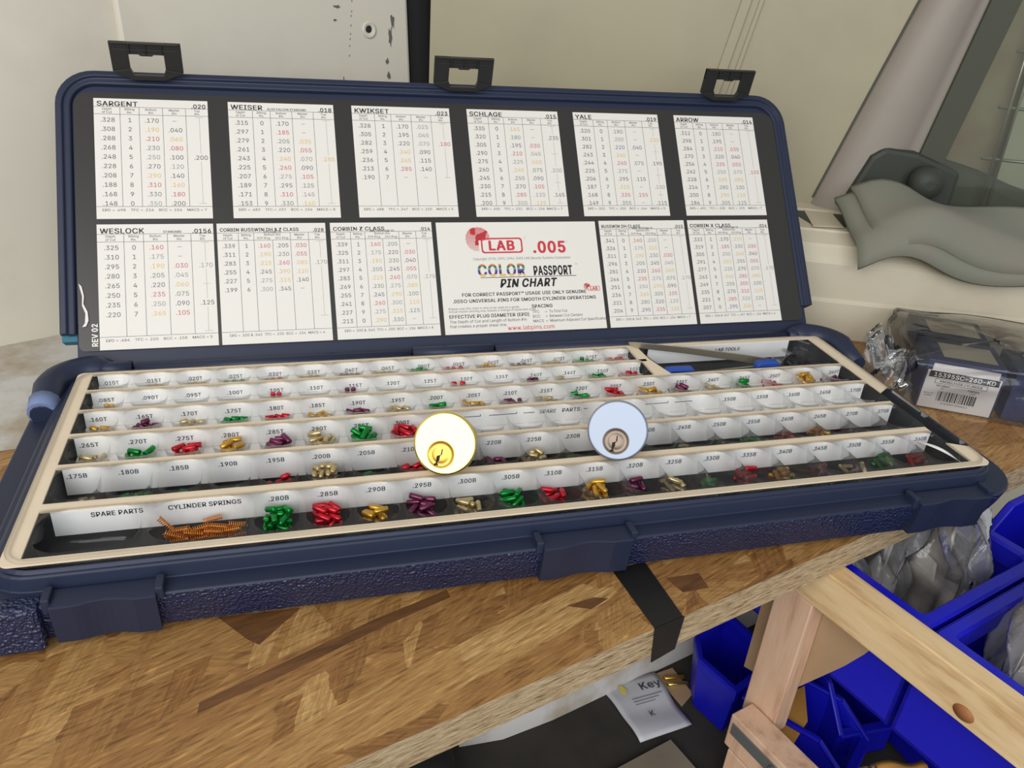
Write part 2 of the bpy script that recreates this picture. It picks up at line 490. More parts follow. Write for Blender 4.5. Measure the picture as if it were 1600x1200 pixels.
# ------------------------------------------------------------------ lettering
# letter outlines in 1/400 of the letter size: character code, advance, closed loops of x, y
OUTLINES = (
(65,192,((6,0,80,203,110,203,185,0,158,0,105,149,93,191,98,191,79,128,34,0),(44,57,44,79,148,79,148,57),)),
(66,182,((24,0,24,203,96,203,121,200,140,191,147,184,152,177,156,168,158,159,158,141,157,134,151,122,137,111,126,106,126,105,132,104,145,98,156,88,161,81,164,73,166,64,166,44,164,35,160,26,154,19,147,12,138,7,126,3,113,1,98,0),(50,23,98,23,112,24,123,27,132,32,137,38,141,46,142,54,140,67,133,79,128,83,115,90,99,92,50,92),(50,114,102,114,115,118,121,121,129,130,134,142,134,149,133,157,130,165,125,171,117,176,108,179,96,180,50,180),)),
(67,204,((107,-3,90,-2,74,3,60,10,47,19,36,31,28,46,21,62,17,81,16,101,17,122,21,140,28,157,36,171,47,183,60,193,74,200,90,205,107,206,126,204,145,198,153,194,161,188,174,175,183,158,187,149,189,139,163,139,156,158,143,171,132,177,113,182,107,182,95,181,83,178,73,173,64,165,56,156,50,145,45,132,42,118,41,101,42,85,45,70,50,58,56,47,64,37,73,30,84,25,95,22,107,21,126,24,143,32,156,45,163,64,189,64,187,54,179,36,174,28,161,15,145,5,127,-1),)),
(68,201,((87,0,38,0,38,23,86,23,101,24,115,27,127,32,137,39,145,48,151,59,156,72,158,86,159,102,159,117,156,131,151,144,145,155,137,164,128,171,116,176,103,179,88,180,37,180,37,203,90,203,109,202,126,198,141,191,154,182,165,170,173,156,179,140,183,122,184,102,183,82,179,63,173,47,164,33,153,21,140,12,124,5,107,1),(50,203,50,0,24,0,24,203),)),
(69,167,((24,0,24,203,149,203,149,180,50,180,50,114,142,114,142,91,50,91,50,23,150,23,150,0),)),
(70,164,((24,0,24,203,147,203,147,180,50,180,50,111,138,111,138,88,50,88,50,0),)),
(71,208,((107,-3,90,-2,74,3,59,10,47,19,36,32,27,46,21,63,17,81,16,101,17,122,21,140,27,157,36,171,47,183,59,193,73,200,89,205,106,206,126,204,145,198,161,187,174,174,184,158,187,149,189,139,163,139,155,157,142,171,126,179,106,182,94,181,83,178,73,173,64,166,56,156,50,145,45,132,42,118,41,101,42,85,45,70,50,58,56,47,64,38,73,30,84,25,95,22,107,21,118,22,128,24,138,28,146,34,153,41,158,49,162,59,165,69,166,81,173,79,113,79,113,102,191,102,190,64,186,49,180,36,172,25,162,15,150,7,137,2,123,-2),)),
(72,207,((24,0,24,203,50,203,50,115,157,115,157,203,182,203,182,0,157,0,157,92,50,92,50,0),)),
(73,120,((12,0,12,23,47,23,47,180,12,180,12,203,108,203,108,180,73,180,73,23,108,23,108,0),)),
(74,158,((74,-3,57,-1,42,4,30,13,21,25,15,40,13,58,13,69,39,69,40,46,43,37,48,29,55,24,64,21,74,20,83,21,92,24,99,29,104,37,107,46,108,58,108,203,134,203,134,58,132,40,127,25,117,13,105,4,91,-1),)),
(75,186,((42,58,42,86,79,132,145,203,179,203,92,110,91,110),(24,0,24,203,50,203,50,0),(149,0,75,103,91,123,179,0),)),
(76,157,((24,0,24,203,50,203,50,23,144,23,144,0),)),
(77,251,((24,0,24,203,60,203,127,24,128,19,123,19,141,75,190,203,227,203,227,0,201,0,203,183,205,183,182,116,136,0,114,0,47,176,45,183,47,183,49,116,49,0),)),
(78,209,((24,0,24,203,54,203,158,36,165,22,162,21,159,78,159,203,185,203,185,0,154,0,49,170,43,181,47,181,50,116,50,0),)),
(79,213,((107,-3,90,-2,74,3,60,10,47,19,37,31,28,46,21,62,17,81,16,101,17,122,21,140,28,157,37,171,47,183,60,193,74,200,90,205,107,206,123,205,139,200,153,193,166,183,177,171,185,157,192,140,196,122,197,101,196,81,192,62,185,46,177,31,166,19,153,10,139,3,123,-2),(107,21,118,22,129,25,140,30,149,37,157,46,163,57,168,70,171,85,172,101,171,118,168,133,163,146,157,157,149,166,140,173,129,178,118,181,107,182,95,181,84,178,73,173,64,166,56,157,50,145,45,133,42,118,41,101,42,85,45,70,50,57,56,46,64,37,73,30,84,25,95,22),)),
(80,178,((24,0,24,203,94,203,109,202,122,199,133,195,142,188,150,181,156,172,160,162,162,151,163,139,162,127,160,116,156,106,150,97,142,89,133,83,122,78,109,75,43,74,43,97,103,97,111,99,119,102,125,106,129,111,136,124,138,139,136,154,129,166,125,171,111,178,93,181,50,181,50,0),)),
(81,213,((98,63,125,63,187,-19,160,-19),(107,-3,90,-2,74,3,60,10,47,19,37,31,28,46,21,62,17,81,16,101,17,122,21,140,28,157,37,171,47,183,60,193,74,200,90,205,107,206,123,205,139,200,153,193,166,183,177,171,185,157,192,140,196,122,197,101,196,81,192,62,185,46,177,31,166,19,153,10,139,3,123,-2),(107,21,118,22,129,25,140,30,149,37,157,46,163,57,168,70,171,85,172,101,171,118,168,133,163,146,157,157,149,166,140,173,129,178,118,181,107,182,95,181,84,178,73,173,64,166,56,157,50,145,45,133,42,118,41,101,42,85,45,70,50,57,56,46,64,37,73,30,84,25,95,22),)),
(82,179,((24,0,24,203,94,203,109,202,122,200,133,195,142,189,150,182,156,173,160,163,163,152,163,129,160,118,156,108,150,100,142,92,133,87,122,82,109,80,94,79,38,79,38,102,103,102,112,104,119,106,130,115,133,120,137,133,137,148,133,162,130,167,119,176,103,180,50,181,50,0),(141,0,92,91,121,91,171,0),)),
(83,178,((89,-4,62,-1,51,3,41,9,32,16,25,24,20,33,17,43,15,54,42,54,43,47,45,40,54,30,66,23,81,20,98,20,114,24,127,31,132,36,135,42,137,49,137,62,136,67,129,75,118,82,98,89,73,95,58,101,45,107,34,115,27,125,22,136,21,149,22,160,25,170,30,179,37,187,45,193,55,199,66,203,78,205,104,205,115,203,126,199,136,193,144,187,151,179,156,171,159,161,160,151,135,151,132,160,128,168,121,175,112,179,101,182,90,183,74,181,61,176,55,172,51,167,46,156,46,143,49,138,57,129,73,121,124,105,143,95,149,90,158,79,161,72,163,55,162,44,159,34,154,25,148,17,139,10,129,4,117,0,104,-3),)),
(84,179,((12,180,12,203,166,203,166,180,102,180,102,0,77,0,77,180),)),
(85,207,((103,-4,88,-2,74,1,61,6,50,13,41,22,34,32,28,43,25,56,24,69,24,203,49,203,49,71,52,53,61,38,67,32,75,27,83,23,103,20,124,23,132,27,139,32,145,38,150,45,154,53,156,62,157,203,183,203,183,69,182,56,178,43,173,32,165,22,156,13,145,6,133,1,119,-2),)),
(86,192,((81,0,6,203,33,203,94,28,99,12,94,12,113,75,158,203,185,203,111,0),)),
(87,274,((62,0,6,203,33,203,79,16,75,16,89,78,122,203,152,203,199,16,195,16,209,78,241,203,268,203,212,0,182,0,140,156,134,190,140,190,127,129,92,0),)),
(88,189,((7,0,87,114,87,94,11,203,41,203,92,127,97,117,93,117,108,144,149,203,178,203,103,95,103,114,182,0,152,0,92,92,98,92,76,57,36,0),)),
(89,188,((81,0,81,83,6,203,36,203,89,117,100,92,89,92,104,124,152,203,182,203,107,83,107,0),)),
(90,175,((16,0,16,18,131,184,136,190,139,182,89,180,16,180,16,203,158,203,158,184,53,32,39,13,36,21,85,23,160,23,160,0),)),
(97,155,((54,-3,38,2,30,6,24,11,19,18,15,25,13,33,12,43,12,51,14,58,21,69,31,77,50,84,103,92,108,96,110,98,110,108,106,118,100,126,91,131,78,132,65,131,50,123,44,117,40,109,16,116,20,125,25,132,38,143,53,150,69,153,89,153,102,150,114,144,120,140,129,128,132,120,134,111,134,0,110,0,110,21,109,21,101,10,92,3,79,-2,72,-3),(68,18,84,20,97,27,105,37,109,49,110,76,106,73,53,63,45,59,39,52,36,42,38,32,44,25,52,21),)),
(98,170,((92,-4,75,-1,69,1,59,8,47,23,45,23,45,0,21,0,21,203,45,203,45,127,47,127,55,138,63,146,75,151,91,154,104,152,115,149,125,144,134,137,141,128,148,117,152,104,155,91,156,75,155,60,152,46,148,34,142,23,134,14,125,6,115,1,104,-2),(88,18,97,19,105,22,112,26,122,38,126,46,130,65,130,86,126,104,118,119,112,124,105,128,97,131,88,132,79,131,71,129,64,125,58,119,50,105,45,86,45,65,50,46,54,38,64,26,71,22,79,19),)),
(99,158,((83,-4,69,-2,57,1,46,6,37,14,29,23,22,34,17,46,14,60,13,75,14,90,17,104,22,116,29,127,37,136,46,144,57,149,69,152,83,154,104,151,116,146,132,134,139,123,144,111,121,104,114,119,101,128,83,132,73,131,65,128,58,124,52,118,47,111,40,94,38,75,40,56,47,39,52,32,58,26,65,22,73,19,83,18,97,20,108,26,116,35,120,43,121,47,145,41,140,28,132,17,122,8,111,2,97,-2),)),
(100,170,((78,-4,66,-2,55,1,44,6,35,14,28,23,22,34,17,46,14,60,13,75,14,91,17,104,22,117,28,128,35,137,44,144,55,149,66,152,78,154,95,151,106,146,115,138,122,127,124,127,124,203,148,203,148,0,125,0,125,23,122,23,115,12,106,5,101,1,94,-1),(82,18,90,19,98,22,105,26,111,31,116,38,120,46,124,65,124,86,122,96,120,105,116,113,105,125,98,129,82,132,73,131,65,128,58,124,52,119,47,112,40,95,38,76,40,55,47,38,58,26,65,22,73,19),)),
(101,161,((85,-4,70,-2,58,1,47,6,37,14,29,23,22,34,17,46,14,60,13,74,14,89,17,103,22,116,28,127,36,136,46,143,57,149,69,152,82,154,98,152,114,146,127,136,138,122,143,112,146,102,148,90,148,67,30,67,30,88,135,88,124,81,123,90,119,107,115,114,105,125,98,129,90,131,73,131,65,129,58,125,52,120,43,108,40,100,38,84,39,60,41,51,44,42,48,35,54,29,60,24,68,21,76,19,91,18,101,21,110,26,117,33,122,42,146,36,139,22,134,15,128,10,121,5,104,-1),)),
(102,101,((91,151,91,131,2,131,2,151),(32,0,32,172,33,181,38,194,48,204,54,207,67,211,85,211,97,208,91,187,78,189,71,189,61,184,57,174,56,0),)),
(103,170,((72,-60,62,-59,53,-56,39,-49,28,-39,20,-28,40,-17,48,-27,61,-36,74,-39,83,-39,94,-38,104,-35,113,-30,119,-23,123,-14,124,-3,124,27,122,27,111,13,101,6,94,4,78,2,66,3,55,6,45,10,36,17,28,26,22,36,17,48,14,61,13,76,14,91,17,105,22,117,28,128,36,137,45,144,55,149,66,152,78,154,87,153,101,149,111,142,123,127,125,127,125,151,149,151,149,-4,148,-16,145,-27,140,-36,133,-44,125,-50,116,-55,106,-58,94,-60),(82,23,98,26,105,30,111,35,116,41,120,48,124,66,124,87,123,97,120,105,111,119,105,125,98,129,91,131,82,132,73,131,65,128,58,124,52,119,47,112,40,96,38,77,40,57,43,49,47,41,52,35,58,30,65,26),)),
(104,164,((45,0,21,0,21,203,45,203,45,115,41,115,46,127,53,137,61,145,70,150,80,153,91,154,110,151,118,147,125,142,131,136,136,128,140,119,142,108,143,96,143,0,118,0,118,94,117,105,114,114,109,121,102,127,94,130,84,131,70,129,59,123,50,113,47,106,46,99),)),
(105,66,((21,0,21,151,45,151,45,0),(29,177,25,179,18,185,16,193,18,201,25,207,33,209,42,207,48,201,50,193,48,185,42,179,38,177),)),
(106,66,((21,151,45,151,45,-21,43,-29,37,-43,32,-48,26,-52,19,-55,10,-57,-4,-57,-4,-35,7,-34,12,-32,19,-24,20,-19),(29,177,25,179,18,185,16,193,18,201,25,207,33,209,42,207,45,205,50,197,50,189,45,182,42,179,38,177),)),
(107,152,((44,54,44,84,48,84,114,151,144,151,73,80,71,80),(21,0,21,203,45,203,45,0),(117,0,59,74,76,91,149,0),)),
(108,75,((45,0,36,3,29,8,25,15,22,23,21,33,21,203,45,203,46,28,48,25,50,22,54,21,68,21,72,1,58,-1),)),
(109,244,((21,0,21,151,45,151,45,118,43,118,45,126,53,138,63,147,75,152,87,154,98,153,107,150,115,144,121,137,125,128,128,118,125,118,130,131,140,142,152,150,167,154,183,154,191,152,199,148,211,138,216,131,220,123,222,113,222,0,198,0,198,101,197,111,194,119,189,125,182,129,175,131,161,131,155,130,149,128,141,120,136,111,134,99,134,0,109,0,109,104,108,112,106,118,101,124,95,128,88,131,74,131,68,130,58,125,50,115,47,110,45,95,45,0),)),
(110,164,((45,0,21,0,21,151,44,151,45,115,41,115,46,127,53,137,61,145,70,150,80,153,91,154,110,151,118,147,125,142,131,136,136,128,140,119,142,108,143,96,143,0,118,0,118,94,117,105,114,114,109,121,102,127,94,130,84,131,70,129,59,123,50,113,47,106,46,99),)),
(111,166,((83,-4,69,-2,57,1,46,6,37,14,29,23,22,34,17,46,14,60,13,75,14,90,17,104,22,116,29,127,37,136,46,144,57,149,69,152,83,154,96,152,108,149,119,144,129,136,137,127,143,116,148,104,151,90,152,75,151,60,148,46,143,34,137,23,129,14,119,6,108,1,96,-2),(83,18,92,19,101,22,108,26,114,32,119,39,123,47,127,65,127,85,123,103,119,111,114,118,108,124,101,128,92,131,83,132,73,131,65,128,58,124,52,118,47,111,40,94,38,75,40,56,47,39,52,32,58,26,65,22,73,19),)),
(112,170,((21,-57,21,151,45,151,45,127,47,127,55,138,63,146,75,151,91,154,104,152,115,149,125,144,134,137,141,128,148,117,152,104,155,91,156,75,155,60,152,46,148,34,142,23,134,14,125,6,115,1,104,-2,92,-4,75,-1,69,1,59,8,47,23,45,23,45,-57),(88,18,97,19,105,22,112,26,122,38,126,46,130,65,130,86,126,104,118,119,112,124,105,128,97,131,88,132,79,131,71,129,64,125,58,119,50,105,45,86,45,65,50,46,54,38,64,26,71,22,79,19),)),
(113,170,((148,-57,124,-57,124,23,122,23,111,8,101,1,94,-1,78,-4,66,-2,55,1,44,6,35,14,28,23,22,34,17,46,14,60,13,75,14,91,17,104,22,117,28,128,35,137,44,144,55,149,66,152,78,154,95,151,106,146,115,138,122,127,125,127,125,151,148,151),(82,18,90,19,98,22,105,26,111,31,116,38,120,46,124,65,124,86,122,96,120,105,116,113,105,125,98,129,82,132,73,131,65,128,58,124,52,119,47,112,40,95,38,76,40,55,47,38,58,26,65,22,73,19),)),
(114,103,((21,0,21,151,44,151,44,128,46,128,49,135,54,141,61,147,68,151,91,154,97,153,97,129,83,130,69,128,63,126,54,118,47,108,45,95,45,0),)),
(115,146,((73,-4,62,-3,45,1,37,5,24,15,20,21,16,29,14,37,37,42,40,35,49,24,56,21,72,18,82,19,91,21,98,25,103,29,106,35,107,41,106,46,101,54,91,60,59,68,47,72,37,77,29,83,23,90,20,99,18,109,19,118,22,125,26,132,31,139,38,144,55,151,75,154,93,151,101,149,108,145,114,141,123,129,129,116,107,111,105,116,97,126,91,130,84,132,66,132,59,130,52,126,47,122,44,117,43,111,44,105,46,101,54,94,68,89,104,80,114,75,122,68,128,61,131,52,132,42,131,34,129,26,125,19,119,12,112,7,104,2,94,-1),)),
(116,91,((81,151,81,131,2,131,2,151),(26,188,50,188,51,33,52,28,57,22,72,20,80,21,85,0,67,-2,55,-1,45,3,37,8,31,16,27,26,26,37),)),
(117,164,((73,-2,63,-2,54,1,46,4,38,9,32,15,27,23,24,33,21,55,21,151,45,151,45,57,46,46,49,37,55,30,61,24,70,21,80,20,93,22,105,28,113,38,118,52,118,151,143,151,143,0,119,0,119,36,123,36,117,24,111,14,103,7,93,2,84,-1),)),
(118,155,((65,0,7,151,33,151,69,53,82,8,73,8,89,62,122,151,148,151,90,0),)),
(119,227,((55,0,9,151,35,151,64,43,70,16,66,16,82,85,101,151,126,151,155,42,161,16,156,16,173,85,192,151,218,151,172,0,147,0,110,135,116,135,99,68,79,0),)),
(120,151,((8,0,68,87,68,68,11,151,40,151,83,82,70,82,88,115,112,151,140,151,83,67,83,85,143,0,114,0,69,72,82,72,59,34,36,0),)),
(121,155,((19,-56,24,-35,37,-36,45,-35,52,-30,58,-21,65,-1,7,151,33,151,69,53,82,8,73,8,89,62,122,151,148,151,78,-31,70,-43,61,-52,50,-57,32,-58),)),
(122,152,((16,0,16,18,101,128,101,129,19,129,19,151,133,151,133,132,50,24,50,22,135,22,135,0),)),
(48,181,((90,-3,76,-2,63,3,52,9,42,19,34,31,27,45,23,62,20,80,19,101,20,122,23,141,27,158,34,172,42,184,52,194,63,200,76,205,90,206,105,205,118,200,129,194,139,184,147,172,153,158,158,141,161,122,162,101,161,80,158,62,153,45,147,31,139,19,129,9,118,3,105,-2),(90,20,100,21,108,24,116,29,122,37,128,46,132,57,135,70,137,85,137,118,135,133,132,146,128,157,122,166,116,174,108,179,100,182,90,184,81,182,72,179,65,174,59,166,53,157,49,146,46,133,43,101,46,70,49,57,53,46,59,37,65,29,72,24,81,21),)),
(49,181,((30,0,30,22,156,22,156,0),(110,203,110,0,85,0,85,179,83,179,34,143,34,170,79,203),)),
(50,181,((25,0,25,19,113,113,124,130,127,142,127,155,126,162,119,172,109,179,96,183,82,183,69,179,63,175,59,171,55,165,51,152,51,145,26,145,27,156,30,167,34,177,40,185,57,198,67,203,78,205,101,205,112,203,122,198,131,193,138,186,144,178,149,169,151,159,152,149,150,134,148,127,140,112,127,94,61,24,61,22,155,22,155,0),)),
(51,181,((75,-2,63,0,53,4,43,9,35,15,28,23,22,32,19,41,17,52,43,52,47,40,55,30,60,26,72,21,87,20,103,22,116,27,126,37,129,43,131,50,131,65,129,72,126,78,122,84,116,89,110,93,101,96,92,98,62,99,62,119,115,179,115,181,28,181,28,203,149,203,149,184,84,111,84,115,99,116,112,114,123,110,133,104,141,97,148,89,153,79,156,69,157,58,156,46,153,36,148,26,141,18,133,11,123,5,112,0,100,-2),)),
(52,181,((16,42,16,63,98,203,124,203,43,66,43,65,165,65,165,42),(112,0,112,127,137,127,137,0),)),
(53,181,((77,-2,66,0,56,4,47,10,39,16,33,24,28,32,25,42,24,52,49,52,52,40,59,31,69,24,81,20,96,20,110,25,116,30,125,41,130,56,130,73,125,88,116,100,110,105,95,110,87,111,67,107,55,102,51,98,27,101,38,203,146,203,146,181,60,181,53,120,65,127,77,132,92,133,101,133,117,128,132,120,143,107,148,100,154,84,156,75,156,65,155,52,152,41,147,30,141,20,133,12,123,6,113,1,101,-2),)),
(54,181,((78,-2,67,1,57,6,48,12,40,20,34,30,29,40,26,52,25,64,26,74,32,95,45,121,101,203,129,203,60,104,58,104,66,115,78,123,88,125,106,125,126,118,135,112,142,104,148,96,152,86,154,75,155,63,154,50,152,39,147,29,141,20,133,12,124,5,114,1,102,-2),(98,20,111,25,122,34,128,47,130,55,130,71,125,85,122,91,111,100,98,105,83,105,69,100,59,91,55,85,50,71,50,55,55,40,59,34,69,25,83,20),)),
(55,181,((39,0,129,179,129,181,25,181,25,203,156,203,156,179,66,0),)),
(56,181,((77,-2,65,0,54,4,44,10,29,24,24,33,21,43,21,62,23,70,30,85,40,96,53,104,61,106,61,107,51,110,43,115,37,123,32,132,29,141,28,152,29,162,31,171,36,180,42,187,49,194,68,203,79,205,102,205,112,203,122,199,131,194,138,187,144,180,149,171,152,162,152,152,151,141,148,132,143,123,137,115,129,110,120,107,120,106,127,104,140,96,151,85,158,70,160,54,159,43,156,33,151,24,136,10,126,4,115,0,103,-2),(99,20,107,21,114,24,125,31,129,36,134,48,134,62,132,69,129,75,119,85,106,92,90,94,74,92,61,85,56,81,48,69,46,55,48,42,51,36,55,31,67,24,74,21,82,20),(97,116,104,117,115,123,123,132,127,143,127,157,123,168,115,176,110,180,97,183,83,183,71,180,61,172,55,162,53,157,53,143,55,137,61,127,71,120,77,117,83,116),)),
(57,181,((102,205,114,202,124,197,133,191,141,183,147,173,152,163,154,151,155,139,155,129,149,108,136,82,80,0,52,0,120,99,123,99,115,88,102,80,92,78,75,78,64,81,55,85,46,91,39,99,33,107,29,117,26,128,25,140,26,153,29,164,34,174,40,183,48,191,57,197,67,202,78,205),(83,183,69,178,59,169,52,156,50,148,50,132,55,118,59,112,69,103,83,98,98,98,111,103,122,112,126,118,130,132,130,148,126,163,122,169,111,178,98,183),)),
(46,75,((38,-2,29,0,25,3,22,7,20,16,22,25,25,29,29,32,38,34,47,32,54,25,56,21,56,11,51,3,47,0),)),
(44,75,((15,-48,27,28,55,28,33,-48),)),
(61,181,((29,98,29,120,152,120,152,98),(29,39,29,61,152,61,152,39),)),
(38,179,((66,-2,54,0,44,4,35,10,27,17,21,25,17,33,14,43,13,53,14,61,19,76,28,88,56,111,97,143,103,153,104,162,104,168,102,173,93,181,80,184,71,183,63,179,58,172,55,164,55,154,58,145,71,125,175,0,145,0,43,124,35,137,30,151,30,159,33,176,36,183,41,189,53,199,61,203,80,205,98,203,113,195,119,190,127,177,129,169,129,155,126,144,120,134,112,125,102,117,54,81,44,70,41,64,39,52,41,40,43,35,52,26,63,20,77,18,85,19,100,23,114,32,120,38,130,52,134,60,137,69,139,89,163,89,161,67,155,49,148,37,133,18,126,12,108,2,98,-1,88,-2),)),
(40,109,((35,82,37,113,43,145,52,176,64,204,70,215,94,215,81,186,71,156,64,125,61,96,61,70,64,46,70,20,80,-8,94,-39,70,-39,60,-19,51,1,44,22,39,42,36,62),)),
(41,109,((15,-39,34,7,45,46,48,71,48,96,44,125,37,156,27,186,15,215,38,215,51,191,61,161,69,129,73,97,73,82,72,62,69,42,64,21,57,1,49,-19,38,-39),)),
(45,181,((135,98,135,75,45,75,45,98),)),
(47,99,((94,213,28,-31,5,-31,71,213),)),
(43,181,((79,13,79,145,102,145,102,13),(24,68,24,90,156,90,156,68),)),
(174,185,((82,48,71,50,52,58,36,70,24,86,16,106,13,126,16,147,19,157,29,175,36,183,52,195,71,203,82,205,103,205,113,203,123,200,132,195,149,183,161,166,166,157,169,147,171,137,171,116,169,106,161,86,149,70,132,58,123,53,113,50,103,48),(92,66,103,67,113,70,123,74,131,80,138,88,144,96,149,106,152,116,153,126,152,137,149,147,144,157,138,165,131,173,123,179,113,183,103,186,92,187,82,186,72,183,62,179,54,173,46,165,40,157,36,147,33,137,32,126,33,116,36,106,40,96,46,88,54,80,62,74,72,70,82,67),(109,90,91,125,109,125,127,90),(64,90,64,163,108,162,115,159,121,153,123,149,124,140,123,130,118,123,107,116,100,115,74,115,74,127,98,128,103,130,105,133,106,140,105,147,98,151,81,151,81,90),)),
(169,254,((69,101,70,112,73,122,77,131,83,139,90,147,98,152,108,157,118,159,128,160,137,160,146,158,162,150,174,138,179,131,184,114,160,114,158,121,154,126,149,131,136,137,122,137,110,133,101,125,97,120,93,108,93,95,97,83,105,74,110,70,122,66,135,66,142,68,148,72,152,77,156,82,158,89,182,89,177,72,173,65,161,53,154,48,137,43,128,42,118,43,108,46,98,50,83,63,73,81,70,91),(127,-3,113,-2,99,0,86,5,74,11,63,18,53,27,44,37,36,49,30,61,26,74,23,87,22,101,23,116,26,129,30,142,36,154,44,165,53,176,63,185,74,192,86,198,99,203,113,205,127,206,141,205,155,203,168,198,180,192,191,185,201,176,210,165,218,154,224,142,228,129,231,116,231,87,228,74,224,61,218,49,210,37,201,27,191,18,180,11,168,5,155,0,141,-2),(138,21,159,27,168,31,185,44,191,52,202,70,208,91,208,112,202,133,191,151,185,159,168,172,149,180,138,182,116,182,96,176,86,172,70,159,63,151,57,142,49,123,46,101,49,80,57,61,63,52,78,37,86,31,106,23,116,21),)),
(8482,170,((115,130,83,203,97,203,119,150,141,203,154,203,123,130),(81,130,81,203,94,203,94,130),(144,130,144,203,157,203,157,130),(33,130,33,197,46,197,46,130),(10,192,10,203,68,203,68,192),)),
(58,75,((38,-2,29,0,25,3,22,7,20,16,22,25,25,29,29,32,38,34,47,32,54,25,56,21,56,11,51,3,47,0),(33,109,29,110,25,113,22,117,20,126,22,135,25,139,29,142,38,145,47,142,54,135,56,131,56,121,51,113,47,110,43,109),)),
)
GLY = {}


def _inside(p, lp):
    c = False
    for (ax, ay), (bx, by) in zip(lp, lp[1:] + lp[:1]):
        if (ay > p[1]) != (by > p[1]) and p[0] < (bx - ax) * (p[1] - ay) / (by - ay) + ax:
            c = not c
    return c


def _load_glyphs():
    from mathutils.geometry import tessellate_polygon
    cap = max(r[j + 1] for code, adv, rings in OUTLINES if code == 72 for r in rings for j in range(0, len(r), 2))
    k = 0.73 / cap
    for code, adv, rings in OUTLINES:
        loops = [[(r[j] * k, r[j + 1] * k) for j in range(0, len(r), 2)] for r in rings]
        vs = [p for lp in loops for p in lp]
        fs, start = [], [sum(len(q) for q in loops[:i]) for i in range(len(loops))]
        hole = {}
        for i, lp in enumerate(loops):
            for j, other in enumerate(loops):
                if i != j and all(_inside(p, other) for p in lp):
                    hole[i] = j
        for j in range(len(loops)):
            if j in hole:
                continue
            use = [j] + [i for i in hole if hole[i] == j]
            ids = [start[i] + q for i in use for q in range(len(loops[i]))]
            fs += [tuple(ids[q] for q in t) for t in tessellate_polygon([[Vector((x, y, 0)) for x, y in loops[i]] for i in use])]
        fs = [t if (vs[t[1]][0] - vs[t[0]][0]) * (vs[t[2]][1] - vs[t[0]][1]) - (vs[t[2]][0] - vs[t[0]][0]) * (vs[t[1]][1] - vs[t[0]][1]) > 0 else t[::-1] for t in fs]
        GLY[(0, chr(code))] = [([(x, y, 0) for x, y in vs], fs), adv * k]
        bv, bf = [], []
        for q, (dx, dy) in enumerate(((-0.022, 0.010), (0.022, -0.010), (-0.022, -0.010), (0.022, 0.010))):
            bf += [tuple(i + len(bv) for i in t) for t in fs]
            bv += [(x + dx, y + dy, q) for x, y in vs]
        GLY[(1, chr(code))] = [(bv, bf), adv * k + 0.035]
        bv, bf = [], []
        for q in range(10):
            dx, dy = 0.052 * math.cos(q * PI / 5), 0.036 * math.sin(q * PI / 5)
            bf += [tuple(i + len(bv) for i in t) for t in fs]
            bv += [(x + dx, y + dy, q) for x, y in vs]
        GLY[(2, chr(code))] = [(bv, bf), adv * k + 0.085]


_load_glyphs()


def twidth(s, size, bold=0, wx=1.0):
    return sum(0.28 if c == ' ' else GLY[(bold, c)][1] for c in s) * size * wx


def text(mb, s, fr, x, y, size, mi=0, align='C', bold=0, shear=0.0, wx=1.0):
    """lettering centred vertically on y; fr maps (x, y) of the sheet to 3D"""
    w = twidth(s, size, bold, wx)
    px = x - (w / 2 if align == 'C' else (w if align == 'R' else 0))
    y0 = y - 0.365 * size
    o_, ax, ay = Vector(fr(0, 0)), Vector(fr(1, 0)), Vector(fr(0, 1))
    up = (ax - o_).cross(ay - o_).normalized() * 6e-6
    for c in s:
        if c == ' ':
            px += 0.28 * size * wx
            continue
        (vs, fs), ad = GLY[(bold, c)]
        mb.add([Vector(fr(px + (vx + shear * vy) * size * wx, y0 + vy * size)) + up * lay for vx, vy, lay in vs], fs, mi)
        px += ad * size * wx


def bar(mb, fr, x0, y0, x1, y1, mi):
    mb.add([fr(x0, y0), fr(x1, y0), fr(x1, y1), fr(x0, y1)], [(0, 1, 2, 3)], mi)


def rrect(x0, y0, x1, y1, r, n=6):
    if not isinstance(r, (list, tuple)):
        r = [r] * 4
    out = []
    for (cx, cy, a0), q in zip(((x0, y0, PI), (x1, y0, 1.5 * PI), (x1, y1, 0), (x0, y1, PI / 2)), r):
        sx = 1 if cx == x0 else -1
        sy = 1 if cy == y0 else -1
        for i in range(n + 1):
            a = a0 + (PI / 2) * i / n
            out.append((cx + sx * q + q * math.cos(a), cy + sy * q + q * math.sin(a)))
    return out


# ================================================================== pin kit case
W, D, ZT = 0.5, 0.1736, -0.036
TH = 0.92295
HO = Vector((0, D + 0.012, -0.00854))
LV = Vector((0, math.cos(TH), math.sin(TH)))
LN = Vector((0, -math.sin(TH), math.cos(TH)))


def L(u, v, n=0.0):
    return HO + Vector((u, 0, 0)) + LV * v + LN * n


case = empty('pin_kit_case', (W / 2, D / 2, ZT))
tag(case, 'long navy blue plastic case standing open on the strand board bench', 'case')
CI = case.location.copy()


class PB(MB):
    """mesh in world coordinates, hung under a thing whose base is at off"""
    def __init__(self, off=(0, 0, 0)):
        super().__init__()
        self.off = Vector(off)

    def build(self, name, mats, parent=None, **k):
        o = self.off
        self.v = [(a - o.x, b - o.y, c - o.z) for a, b, c in self.v]
        return super().build(name, mats, parent, **k)


# --- base shell
def ring(off_s, off_f, off_b, z, r):
    return [(x, y, z) for x, y in rrect(-off_s, -off_f, W + off_s, D + off_b, r, 8)]


